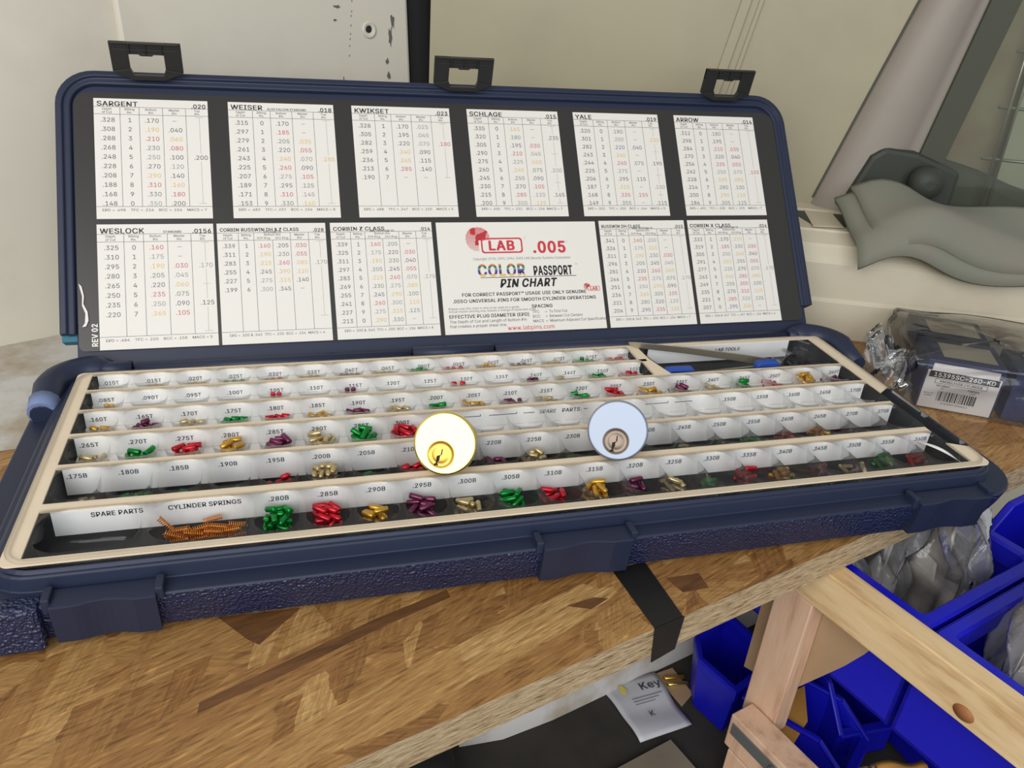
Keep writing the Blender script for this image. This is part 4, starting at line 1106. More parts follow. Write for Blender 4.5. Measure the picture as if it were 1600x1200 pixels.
CELLS = {}
P21 = (0.489 - X0) / 21


def row_cells(i):
    y0, y1, dp, fd, xe = ROW[i]
    if i == 0:
        e = [X0, 0.0535, 0.0985] + [0.0985 + 0.02297 * (k + 1) for k in range(17)]
        names = [s for s, x in lab6]
    elif i in (1, 3):
        e = [X0 + P21 * k for k in range(22)]
        names = [s for s, x in (lab5 if i == 1 else lab3)]
    elif i == 2:
        e = [X0 + P21 * k for k in range(22)]
        names = [s for s, x in lab4[:8]] + ['spare%d' % k for k in range(8)] + [s for s, x in lab4[8:]]
    else:
        e = [X0 + (xe - X0) / 15 * k for k in range(16)]
        names = [s for s, x in (lab2 if i == 4 else lab1)]
    return [(names[k], e[k], e[k + 1]) for k in range(len(names))]


cache = {}
small = MB()
for i in range(6):
    y0, y1, dp, fd, xe = ROW[i]
    gap = 0.0028
    for name, xa, xb in row_cells(i):
        w, h = (xb - xa) - 0.0018, (y1 - y0) - 0.0012
        key = (i, round(w, 5))
        if key not in cache:
            cache[key] = cup_mesh(w, h, dp, 0.0012, 0.0012)
        c = Vector(((xa + xb) / 2, (y0 + y1) / 2, 0.0))
        CELLS[name] = (c, w, h, dp, i)
        if i == 5 and len([1 for q in CELLS if CELLS[q][4] == 5]) <= 13:
            me = cache[key]
            small.add([tuple(Vector(v.co) + c - TI) for v in me.vertices], [tuple(p.vertices) for p in me.polygons], 0, True)
            continue
        o = bpy.data.objects.new('cup', cache[key])
        COL.objects.link(o)
        o.parent = tray
        o.location = c - TI
tag(small.build('cup', 'clear', tray), kind='stuff')
# tool compartment and clear outer border
b = PB(TI)
cx, cy = 0.423, 0.149
rs = []
for s, z in ((1.0, 0.0008), (0.985, 0.0004), (0.965, -0.005), (0.93, -0.011), (0.86, -0.0135)):
    rs.append([(cx + (x - cx) * s, cy + (y - cy) * (s if s > 0.99 else s - 0.03), z) for x, y in TOOL])
b.rings(rs, 0, False, False, True)
b.build('tool_well', 'clear', tray, bevel=0.001)
b = PB(TI)
o1 = [(x, y, 0.0009) for x, y in rrect(0.0004, 0.0004, W - 0.0004, D - 0.0004, 0.011, 8)]
o2 = [(x, y, 0.0012) for x, y in rrect(0.0012, 0.001, W - 0.0012, D - 0.001, 0.0105, 8)]
o3 = [(x, y, 0.0009) for x, y in rrect(0.0026, 0.0022, W - 0.0026, D - 0.0022, 0.009, 8)]
o0 = [(x, y, -0.002) for x, y in rrect(0.0001, 0.0001, W - 0.0001, D - 0.0001, 0.011, 8)]
b.rings([o0, o1, o2, o3], 0, False)
b.build('clear_border', 'clear', tray)
# half-round finger arch in the tool compartment
b = PB(TI)
pts = [(0.4555 + 0.012 * math.cos(a) * 0.9 + 0.004, 0.145 + 0.004 * math.cos(a), -0.0120 + 0.0135 * math.sin(a)) for a in [PI * k / 14 for k in range(15)]]
b.rings([[(p[0] - 0.002, p[1] + 0.008, p[2]) for p in pts], pts, [(p[0], p[1] - 0.0003, p[2] - 0.0006) for p in pts]], 0, True, closed=False)
b.build('finger_arch', 'clear', tray, solid=0.0006)
# curled torn paper in the last front cup
b = PB(TI)
b.grid(lambda u, v: (0.4795 + 0.0085 * u + 0.001 * v, 0.0335 - 0.026 * u + 0.006 * v * (1 - 0.6 * u), -0.0045 + 0.0035 * math.sin(u * 2.6) * (0.4 + v) - 0.003 * v), 10, 4)
b.build('torn_paper', 'label', tray, solid=0.0002)

# ================================================================== pins and springs
PIN = """.280B green 20|.285B red 18|.290B gold 9|.295B purple 16|.300B nickel 10|.305B green 12|.310B red 10|.315B gold 12|.320B purple 7|.325B nickel 8|.330B green 3|.335B red 7|.340B gold 6|.345B purple 5|.350B nickel 4|.355B green 7|.360B red 6|.175B nickel 3|.180B green 4|.185B green 1|.195B red 5|.200B nickel 22|.205B green 1|.210B red 12|.220B purple 10|.225B nickel 14|.230B green 1|.245B nickel 1|.255B green 6|.260B red 5|.265B gold 10|.270B purple 1|.265T nickel 6|.270T green 7|.275T red 8|.280T gold 9|.285T purple 9|.290T nickel 8|.295T green 12|.300T red 12|.160T gold 4|.165T purple 7|.170T nickel 3|.175T green 7|.180T red 3|.185T gold 5|.190T purple 4|.195T nickel 6|.200T green 3|.205T gold 6|.210T purple 5|.215T nickel 4|.220T green 7|.225T red 7|.230T gold 10|.235T purple 6|.240T nickel 6|.245T green 7|.250T red 4|.255T gold 12|.260T purple 5|.085T gold 2|.105T red 2|.115T purple 2|.130T red 2|.140T purple 2|.145T nickel 1|.150T green 5|.155T red 4|.015T gold 3|.020T gold 4|.025T green 4|.030T red 5|.035T gold 6|.040T purple 8|.045T nickel 5|.050T green 9|.055T red 7|.060T gold 8|.065T purple 6|.070T nickel 7|.075T green 9|.080T red 8"""
RP = 0.00146


def pin_mesh(kind, length, col):
    mb = MB()
    r = RP
    h = length / 2
    if kind == 'B':
        pr = [(r * 0.25, -h), (r * 0.72, -h + 0.0005), (r, -h + 0.0012), (r, h - 0.00035), (r * 0.8, h - 0.00005), (r * 0.5, h)]
    else:
        c = min(0.0002, h * 0.3)
        pr = [(r * 0.84, -h), (r, -h + c), (r, h - c), (r * 0.84, h)]
    mb.lathe(pr, 14, 0, lambda x, y, z: (z, x, y))
    return mb.mesh('key_pin' if kind == 'B' else 'driver_pin', 'pin_' + col)


def height(c, w, h, dp, x, y):
    """floor of the cup at (x, y)"""
    ix, iy = w * 0.5 - 0.001, h * 0.5 - 0.001
    fx = max(0.0, (abs(x) - ix * 0.62) / (ix * 0.38))
    fy = max(0.0, (abs(y) - iy * 0.80) / (iy * 0.20))
    q = min(1.0, math.hypot(fx, fy))
    return -dp + dp * (1 - math.sqrt(max(0.0, 1 - q * q)))


def drop(name, n, length, pointed):
    c, w, h, dp, row = CELLS[name]
    k = max(1, int(round((length - 2 * RP) / (RP * 1.1))) + 1) if length > 2 * RP else 1
    off = np.linspace(-(length / 2 - RP), length / 2 - RP, k) if k > 1 else np.zeros(1)
    placed = np.zeros((0, 3))
    out = []
    thin = length < 2.2 * RP
    rz = RP if not thin else length * 0.5
    for m_ in range(n):
        best = None
        for t in range(46):
            yaw = rng.uniform(0, PI)
            pit = rng.normal(0, 0.22) if not thin else 0.0
            ex = max(0.0004, w * 0.5 - 0.0020 - RP - abs(math.cos(yaw)) * length * 0.42)
            ey = max(0.0004, h * 0.5 - 0.0022 - RP - abs(math.sin(yaw)) * length * 0.42)
            x = rng.uniform(-ex, ex) * (0.85 if n >= 10 and row < 2 else 0.95)
            y = rng.uniform(ey * (-0.15 if row > 1 else (0.5 if n < 10 else 0.25)), ey)
            dx = off * math.cos(yaw) * math.cos(pit)
            dy = off * math.sin(yaw) * math.cos(pit)
            dz = off * math.sin(pit)
            sx, sy = x + dx, y + dy
            z = max(height(c, w, h, dp, a, q) + rz * 1.08 - d for a, q, d in zip(sx, sy, dz))
            if len(placed):
                ddx = sx[:, None] - placed[None, :, 0]
                ddy = sy[:, None] - placed[None, :, 1]
                d2 = ddx ** 2 + ddy ** 2
                hit = d2 < (2 * RP) ** 2
                if hit.any():
                    lim = placed[None, :, 2] + (np.sqrt(np.maximum((2 * RP) ** 2 - d2, 0)) if not thin else 2 * rz * 1.03) - dz[:, None]
                    z = max(z, lim[hit].max())
            sc_ = z + 0.08 * abs(x) - (0.25 if n < 9 else 0.12) * y * (1 if row < 2 else 0.7)
            if best is None or sc_ < best[0]:
                best = (sc_, x, y, z, yaw, pit, sx, sy, dz)
        _, x, y, z, yaw, pit, sx, sy, dz = best
        placed = np.vstack([placed, np.stack([sx, sy, z + dz], 1)])
        out.append((c + Vector((x, y, z)), yaw, pit, thin))
    return out


protos = {}
NAMEC = {'nickel': 'nickel silver'}
for item in PIN.split('|'):
    nm, col, n = item.split()
    kind = nm[-1]
    length = max(float('0' + nm[:-1]) * 0.0254, 0.0006)
    me = pin_mesh(kind, length, col)
    cn = NAMEC.get(col, col)
    word = 'bottom pin' if kind == 'B' else 'top pin'
    for (p, yaw, pit, thin) in drop(nm, int(n), length, kind == 'B'):
        o = bpy.data.objects.new('key_pin' if kind == 'B' else 'driver_pin', me)
        COL.objects.link(o)
        o.location = p
        if thin:
            o.rotation_euler = (0, PI / 2, yaw)
        else:
            if rng.random() < 0.5:
                yaw, pit = yaw + PI, -pit
            o.rotation_euler = (0, -pit, yaw)
        tag(o, '%s %s lying in the cup marked %s' % (cn, word, nm[0:] if int(n) else nm), word, '%s %ss in the cup marked %s' % (cn, word, nm))


def spring_mesh(turns, R_, L_):
    mb = MB()
    pts = [(-L_ / 2 + L_ * t, R_ * math.cos(2 * PI * turns * t), R_ * math.sin(2 * PI * turns * t)) for t in [k / (turns * 10) for k in range(turns * 10 + 1)]]
    rs = []
    r = 0.00022
    P = [Vector(q) for q in pts]
    for i, p in enumerate(P):
        t = (P[min(i + 1, len(P) - 1)] - P[max(i - 1, 0)]).normalized()
        a = Vector((0, p.y, p.z)).normalized()
        c_ = t.cross(a)
        rs.append([p + a * r * math.cos(q * PI / 2) + c_ * r * math.sin(q * PI / 2) for q in range(4)])
    mb.rings(rs, 0, True, True, True)
    return mb.mesh('cylinder_spring', 'copper')


sm = spring_mesh(9, 0.00125, 0.0085)
c, w, h, dp, row = CELLS['CYLINDER SPRINGS']
for k in range(34):
    o = bpy.data.objects.new('cylinder_spring', sm)
    COL.objects.link(o)
    if k == 32:
        o.location = c + Vector((-0.0155, 0.0085, -0.0075))
        o.rotation_euler = (0.0, 0.75, -0.4)
    elif k == 33:
        o.location = c + Vector((0.0045, 0.0112, -0.0090))
        o.rotation_euler = (0.0, -0.15, 0.12)
    else:
        lay, kk = k // 12, k % 12
        o.location = c + Vector((-0.0120 + (kk % 4) * 0.0084 + (0.0024 if (kk // 4 + lay) % 2 else 0), 0.0015 + (kk // 4) * 0.0034 + 0.0008 * lay, -dp + 0.0018 + lay * 0.0026))
        o.rotation_euler = (rng.uniform(0, 6), rng.normal(0, 0.14), rng.normal(0, 0.28))
    if k not in (32, 33):
        tag(o, 'fine copper coil spring heaped in the cup marked CYLINDER SPRINGS', 'spring', 'copper springs heaped in the CYLINDER SPRINGS cup')
    elif k == 32:
        tag(o, 'copper coil spring standing up on the left end of the spring heap', 'spring', 'copper springs heaped in the CYLINDER SPRINGS cup')
    else:
        tag(o, 'copper coil spring lying on top at the back of the spring heap', 'spring', 'copper springs heaped in the CYLINDER SPRINGS cup')


# ================================================================== lock cylinders
def lock_cylinder(face, yaw, dip, roll, m_face, m_body, m_plug, label, pr):
    ax = Vector((math.sin(yaw) * math.cos(dip), math.cos(yaw) * math.cos(dip), -math.sin(dip)))
    xx = ax.cross(Vector((0, 0, 1))).normalized()
    up = xx.cross(ax).normalized()
    rot = Matrix.Rotation(roll, 3, ax)
    xx, up = rot @ xx, rot @ up
    e = empty('lock_cylinder', face)
    tag(e, label, 'lock cylinder')
    F = lambda x, y, z: Vector(xx) * x + up * y + ax * z
    R_ = 0.0160
    b = MB()
    b.lathe([(R_ * 0.93, 0.0), (R_ * 0.985, 0.0004), (R_, 0.0013), (R_, 0.0030), (R_ * 0.96, 0.0036), (R_ * 0.86, 0.0040)], 64, 0, F)
    b.build('face', m_face, e)
    b = MB()
    prof = [(R_ * 0.85, 0.0036)]
    for k in range(9):
        prof += [(R_ * 0.85, 0.0050 + k * 0.0018), (R_ * 0.81, 0.0059 + k * 0.0018)]
    prof += [(R_ * 0.80, 0.0225)]
    b.lathe(prof, 48, 0, F)
    b.build('threaded_body', m_body, e)
    b = MB()
    cy = -0.36 * R_
    r_ = 0.44 * R_
    G = lambda x, y, z: F(x + pr * R_, y + cy, z)
    b.lathe([(r_ * 1.0, 0.0001), (r_ * 0.99, -0.0003), (r_ * 0.93, -0.0003), (r_ * 0.91, -0.00005), (r_ * 0.6, -0.0001), (r_ * 0.58, -0.00018), (r_ * 0.3, -0.0002), (0.0001, -0.0002)], 48, 0, G)
    plug = b.build('plug', m_plug, e)
    b = MB()
    k = r_
    b.prism([(0.02 * k, 0.42 * k), (0.10 * k, 0.42 * k), (0.10 * k, 0.02 * k), (-0.02 * k, -0.12 * k), (-0.02 * k, -0.4 * k), (-0.14 * k, -0.62 * k), (-0.02 * k, -0.80 * k), (-0.2 * k, -0.80 * k), (-0.36 * k, -0.92 * k), (-0.34 * k, -0.7 * k), (-0.24 * k, -0.66 * k), (-0.26 * k, -0.14 * k), (0.0, -0.02 * k)], -0.00027, -0.00015, 0, G)
    b.build('keyway', 'keyhole', plug)
    return e


fB = (0.1922, 0.0395, 0.0178)
lock_cylinder((0.1918, 0.0392, 0.0175), math.radians(24), math.radians(27), 0.05, 'brass', 'brass_dark', 'brass_dark', 'polished brass lock cylinder with a round keyhole face in the tray', -0.06)
lock_cylinder((0.2845, 0.0390, 0.0172), math.radians(26.5), math.radians(28), -0.02, 'satin', 'brass_dark', 'bronze', 'satin silver lock cylinder with a worn bronze plug in the tray', -0.01)

# ================================================================== tweezers in the tool compartment
tw = empty('tweezers', (0.405, 0.148, 0.001))
tag(tw, 'steel tweezers with blue grips lying across the LAB TOOLS compartment', 'tweezers')
b = PB(tw.location)


def strip(pts, wd, t=0.0012):
    rs = []
    for (x, y, z), w_ in zip(pts, wd):
        rs.append([(x, y, z - w_ / 2), (x, y + t, z - w_ / 2), (x, y + t, z + w_ / 2), (x, y, z + w_ / 2)])
    b.rings(rs, 0, False, True, True)


strip([(0.3465, 0.1695, 0.0035), (0.352, 0.1680, 0.0025), (0.385, 0.1590, 0.001), (0.425, 0.1470, -0.0015), (0.449, 0.1400, -0.004)], [0.0012, 0.0038, 0.0046, 0.0052, 0.0052])
b.build('arm', 'steel', tw)
b = PB(tw.location)
strip([(0.363, 0.1352, -0.0075), (0.38, 0.1352, -0.0065), (0.42, 0.1362, -0.0055), (0.449, 0.1385, -0.0048)], [0.004, 0.0055, 0.0055, 0.005])
b.build('arm', 'steel', tw)
for x0_, x1_, z_ in ((0.3585, 0.3800, -0.0025), (0.4265, 0.4440, -0.0012)):
    b = PB(tw.location)
    b.prism(rrect(x0_, z_ - 0.0045, x1_, z_ + 0.0035, 0.0034, 4), 0.1318, 0.1378, 0, lambda x, y, z: (x, z, y))
    b.build('grip', 'bluegrip', tw, bevel=0.0008)

# ================================================================== bench board
A = math.radians(16.45)
E1 = Vector((math.cos(A), math.sin(A), 0))
E2 = Vector((-math.sin(A), math.cos(A), 0))
SO = Vector((0.1286, -0.0931, 0))


def S(s, t, z):
    return SO + E1 * s + E2 * t + Vector((0, 0, z))


b = MB()
p0, p1 = S(-0.42, 0, 0), S(0.72, 0, 0)
poly = [(p0.x, p0.y), (p1.x, p1.y), (0.836, 0.137), (0.583, 0.2345), (-0.0426, 0.1516), (-0.36, 0.108)]
b.prism(poly, ZT - 0.018, ZT, 0, None, 1)


def flake(pts, mi=2, z=0.00012):
    vs = [S(s, t, ZT + z) for s, t in pts]
    b.add(vs, [tuple(range(len(vs)))], mi)


flake([(-0.0396, 0.0487), (-0.0377, 0.0535), (0.0, 0.0585), (0.04, 0.0640), (0.0792, 0.0665), (0.0786, 0.0615), (0.045, 0.0585), (0.0, 0.0525)])
flake([(-0.0199, 0.097), (0.0144, 0.0862), (-0.0085, 0.0727), (-0.012, 0.078)])
flake([(0.125, 0.031), (0.140, 0.030), (0.146, 0.026), (0.134, 0.024)])
flake([(0.181, 0.0245), (0.199, 0.0195), (0.196, 0.009), (0.182, 0.0125)])
bench = b.build('strand_board', ['osb', 'osb_edge', 'flake'])
tag(bench, 'brown strand board bench top with a rough pale front edge', 'board')
b = MB()
tp = [(0.1600, 0.0415), (0.1790, 0.0385), (0.1703, 0.0), (0.1530, 0.0)]
b.prism([(q[0], q[1]) for q in tp], ZT + 0.0002, ZT + 0.0006, 0, S)
b.prism([(0.1525, ZT + 0.0006), (0.1708, ZT + 0.0006), (0.1690, ZT - 0.0195), (0.1545, ZT - 0.0215)], -0.0009, -0.0003, 0, lambda x, y, z: S(x, z, y))
tag(b.build('tape_strip', 'tape'), 'black tape strip folded over the front edge of the strand board', 'tape')

# ================================================================== van walls
# left wall and the dirty white ledge behind the bench
WL = Vector((0.904, 0.427, 0)).normalized()
NL = Vector((-WL.y, WL.x, 0))
P0 = Vector((-0.0787, 0.30, ZT))


def LWf(s, z, n=0.0):
    return P0 + WL * s + Vector((0, 0, z - ZT)) + NL * (n + (z - ZT) * 0.10)


b = MB()
b.prism([(-0.6, -0.30), (0.38, -0.30), (0.38, 0.9), (-0.6, 0.9)], 0.0, 0.02, 0, lambda x, y, z: LWf(x, y, z))
tag(b.build('wall_left', ['wall']), kind='structure')
b = MB()
# pressed panel of the door, standing proud of the wall
b.prism(rrect(0.115, 0.05, 0.3555, 0.8, 0.006, 4), -0.006, 0.001, 0, LWf)
o_ = b.build('trim_1', ['wall'], bevel=0.003)
tag(o_, kind='structure')
b = MB()
for s0, z0, ln_, wd_ in ((0.336, 0.165, 0.016, 0.0022), (0.339, 0.178, 0.010, 0.0016), (0.332, 0.146, 0.005, 0.0018), (0.3325, 0.135, 0.006, 0.0014), (0.286, 0.188, 0.002, 0.003), (0.284, 0.178, 0.0016, 0.0012)):
    pts = []
    for k in range(12):
        a = 2 * PI * k / 12
        rr = 1 + 0.5 * random.uniform(-1, 1)
        pts.append((s0 + wd_ * rr * math.cos(a), z0 + ln_ * 0.5 * rr * math.sin(a)))
    b.prism(pts, -0.0064, -0.0060, 0, LWf)
for z0, z1 in ((0.110, 0.135),):
    b.prism([(0.2888, z0), (0.2896, z0), (0.2884, z1), (0.2878, z1)], -0.0064, -0.0060, 0, LWf)
for k in range(9):
    z0 = 0.150 + 0.006 * k + random.uniform(-.002, .002)
    s0 = 0.2945 + 0.0008 * k
    b.prism([(s0, z0), (s0 + 0.0008, z0 + 0.0003), (s0 + 0.0007, z0 + 0.0016)], -0.0064, -0.0060, 0, LWf)
tag(b.build('trim_2', 'scratch'), 'grey scratches in the cream paint', kind='structure')
b = MB()
hc = (0.3155, 0.171)
b.lathe([(0.0068, -0.0060), (0.0066, -0.0068), (0.0052, -0.0070), (0.0040, -0.0064), (0.0030, -0.0061)], 28, 0, lambda x, y, z: LWf(hc[0] + x, hc[1] + y, z))
b.lathe([(0.0031, -0.0062), (0.0001, -0.00615)], 20, 1, lambda x, y, z: LWf(hc[0] - 0.0006 + x, hc[1] + 0.0006 + y, z))
o_ = b.build('bolt_hole', ['wall', 'seam'])
tag(o_, kind='structure')
b = MB()
b.prism([(0.3575, 0.03), (0.3850, 0.03), (0.3850, 0.8), (0.3575, 0.8)], -0.004, 0.001, 0, LWf)
b.prism([(0.3590, 0.03), (0.3600, 0.03), (0.3600, 0.8), (0.3590, 0.8)], -0.0055, -0.003, 0, LWf)
b.prism([(0.3800, 0.03), (0.3812, 0.03), (0.3812, 0.8), (0.3800, 0.8)], -0.0055, -0.003, 0, LWf)
tag(b.build('trim_3', 'seam'), 'black rubber door seal between the cream panels', kind='structure')

b = MB()
q0, q1 = LWf(-0.6, ZT), LWf(0.36, ZT)
b.prism([(-0.7, -0.05), (-0.36, 0.109), (-0.0426, 0.1530), (0.24, 0.191), (q1.x, q1.y), (q0.x, q0.y)], ZT - 0.06, ZT - 0.002, 0)
tag(b.build('trim_4', 'dirty'), 'dirty white van ledge behind the bench', kind='structure')

# right wall
WR = Vector((0.9335, -0.3585, 0))
NR = Vector((-WR.y, WR.x, 0))
CW = Vector((0.255, 0.465, 0))


def RW(s, z, n=0.0):
    return CW + WR * s + NR * n + Vector((0, 0, z))


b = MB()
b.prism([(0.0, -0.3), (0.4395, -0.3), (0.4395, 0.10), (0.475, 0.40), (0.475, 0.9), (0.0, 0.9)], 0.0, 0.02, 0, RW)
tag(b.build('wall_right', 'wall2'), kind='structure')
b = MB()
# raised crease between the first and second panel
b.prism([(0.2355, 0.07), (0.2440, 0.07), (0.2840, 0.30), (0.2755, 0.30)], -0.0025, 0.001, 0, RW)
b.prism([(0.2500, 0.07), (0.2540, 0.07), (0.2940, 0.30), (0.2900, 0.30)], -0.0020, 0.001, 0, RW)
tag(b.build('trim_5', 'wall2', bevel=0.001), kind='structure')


def seam_s(z):
    return 0.3577 + (z - 0.0677) * 0.2747


def pil_s(z):
    return 0.4340 + (z - 0.106) * 0.155


b = MB()
prof_n = [0.0, -0.008, -0.016, -0.018, -0.016, -0.008, 0.001]
zz = [0.045, 0.10, 0.20, 0.30, 0.5]
b.grid(lambda u, v: RW(seam_s(0.045 + v * 0.45) + 0.002 + u * (pil_s(0.045 + v * 0.45) - seam_s(0.045 + v * 0.45) - 0.002), 0.045 + v * 0.45, -0.016 * math.sin(min(1, u * 1.15) * PI * 0.9) ** 0.6), 18, 8)
tag(b.build('trim_6', 'pillar'), 'smooth pale slanted window pillar', kind='structure')
b = MB()
b.prism([(seam_s(0.06), 0.06), (seam_s(0.06) + 0.0016, 0.06), (seam_s(0.5) + 0.0016, 0.5), (seam_s(0.5), 0.5)], -0.0012, 0.0005, 0, RW)
b.prism([(pil_s(0.05), 0.05), (pil_s(0.05) + 0.022, 0.05), (pil_s(0.5) + 0.024, 0.5), (pil_s(0.5), 0.5)], -0.012, 0.003, 0, RW)
tag(b.build('trim_7', 'seal'), 'black window seal beside the pale pillar', kind='structure')
b = MB()
b.prism([(pil_s(0.05) + 0.022, 0.05), (0.85, 0.05), (0.85, 0.5), (pil_s(0.5) + 0.023, 0.5)], -0.002, 0.002, 0, RW)
tag(b.build('window_1', 'glass'), kind='structure')
# what shows through the window
b = MB()
b.prism([(0.3, -0.1), (1.2, -0.1), (1.2, 0.7), (0.3, 0.7)], 0.18, 0.19, 0, RW)
tag(b.build('wall_rear', 'backwall'), kind='structure')
b = MB()
b.prism([(0.46, 0.0), (0.66, 0.0), (0.66, 0.045), (0.587, 0.062), (0.548, 0.0747), (0.498, 0.0857), (0.46, 0.10)], 0.10, 0.14, 0, RW)
tag(b.build('van_seat', 'seat', bevel=0.01), 'dark seat back low behind the window glass', 'seat')
b = MB()
b.prism([(0.580, 0.02), (0.85, 0.02), (0.85, 0.5), (0.574, 0.5)], 0.150, 0.155, 0, RW)
tag(b.build('trim_9', 'paleback'), 'pale grey green panel behind the grille', kind='structure')
b = MB()
for s0 in (0.5442, 0.5514):
    b.tube([RW(s0 + 0.001, 0.02, 0.09), RW(s0 - 0.008, 0.30, 0.09)], 0.0013, 8)
for z0 in (0.0925, 0.1405, 0.19, 0.24):
    b.tube([RW(0.532, z0, 0.092), RW(0.75, z0 - 0.002, 0.092)], 0.0016, 8)
tag(b.build('wire_grille', 'rack'), 'thin metal grille bars behind the window glass', 'grille')

# ledge under the window
F0 = Vector((0.5829, 0.2355, ZT))


def LG(s, z, n=0.0):
    return F0 + WR * s + NR * n + Vector((0, 0, z - ZT))


b = MB()
lp = [(-0.27, -0.001), (-0.004, -0.001), (-0.001, 0.0015), (0.029, 0.0005), (0.034, 0.004), (0.0405, 0.010), (0.0425, 0.0105), (0.0485, 0.026), (0.0500, 0.0270), (0.0502, 0.080), (0.0530, 0.0805), (0.0540, 0.0985)]
b.rings([[LG(q, z, n) for q in (-0.30, 0.9)] for z, n in lp], 0, False, closed=False)
tag(b.build('trim_8', 'ledge'), 'worn cream stepped ledge under the window', kind='structure')
b = MB()  # flat dark sheets stand in for the shade inside the ledge cut-outs
b.prism([(-0.075, 0.066), (-0.0494, 0.060), (-0.0430, 0.038), (-0.0400, 0.098), (-0.075, 0.100)], 0.0503, 0.0508, 0, lambda s, n, z: LG(s, z, n))
b.prism([(-0.0150, 0.0955), (0.03, 0.100), (0.03, 0.047), (-0.0081, 0.0470), (-0.0155, 0.0385)], 0.0503, 0.0508, 0, lambda s, n, z: LG(s, z, n))
tag(b.build('slot_shade', 'seal'), 'dark sheet painting the shade of the ledge slots under the loose card', 'shade_sheet')
b = MB()
b.prism([(-0.0402, 0.0975), (-0.0174, 0.0915), (-0.0179, 0.034), (-0.0442, 0.0286)], 0.0510, 0.0517, 0, lambda s, n, z: LG(s, z, n))
tag(b.build('loose_card', 'beige'), 'loose beige card lying on the ledge left of the grey cloth', 'card')
# black corner box and knob at the foot of the pillar
b = MB()
b.prism([(0.377, 0.060), (0.47, 0.060), (0.47, 0.097), (0.430, 0.110), (0.402, 0.112), (0.392, 0.104)], -0.020, 0.0, 0, RW)
dash = b.build('corner_bracket', 'olive', bevel=0.004)
tag(dash, 'black plastic bracket at the foot of the pale pillar', 'bracket')
b = MB()
b.lathe([(0.004, 0.0), (0.013, 0.002), (0.015, 0.010), (0.012, 0.018), (0.004, 0.021)], 24, 0, lambda x, y, z: RW(0.439 + x, 0.088 + y, -0.020 - z))
b.build('knob', 'olive', dash)

# cloth folded on the ledge
b = MB()


def cloth(lo):
    def fn(u, v):
        s = -0.012 + 0.30 * u + 0.010 * (1 - v)
        n = 0.060 * v - 0.012 * (1 - v) + 0.006 * u
        if lo:
            s -= 0.012
            n -= 0.004
        z = 0.050 + 0.014 * v + 0.010 * math.exp(-((u - 0.12) / 0.1) ** 2) + 0.004 * math.sin(7 * u + 2 * v) + 0.003 * math.sin(14 * u - 5 * v)
        if not lo:
            z += 0.010
        if v < 0.25:
            z -= (0.25 - v) ** 2 * (0.25 + 0.1 * math.sin(6 * u))
        if u < 0.06:
            z -= (0.06 - u) * 0.08
        return LG(s, z, n)
    return fn


b.grid(cloth(True), 40, 16)
b.grid(cloth(False), 40, 16)
tag(b.build('folded_cloth', 'cloth', solid=0.006), 'grey green felt cloth folded on the ledge under the window', 'cloth')

# ================================================================== boxes in a clear bag
BD = Vector((-0.8641, 0.5033, 0))
BN = Vector((0.5033, 0.8641, 0))
BP = Vector((0.6044, 0.097, ZT))


def BX(x, y, z):
    """x to the left along the box front, y back, z up from the board"""
    return BP + BD * x + BN * y + Vector((0, 0, z))


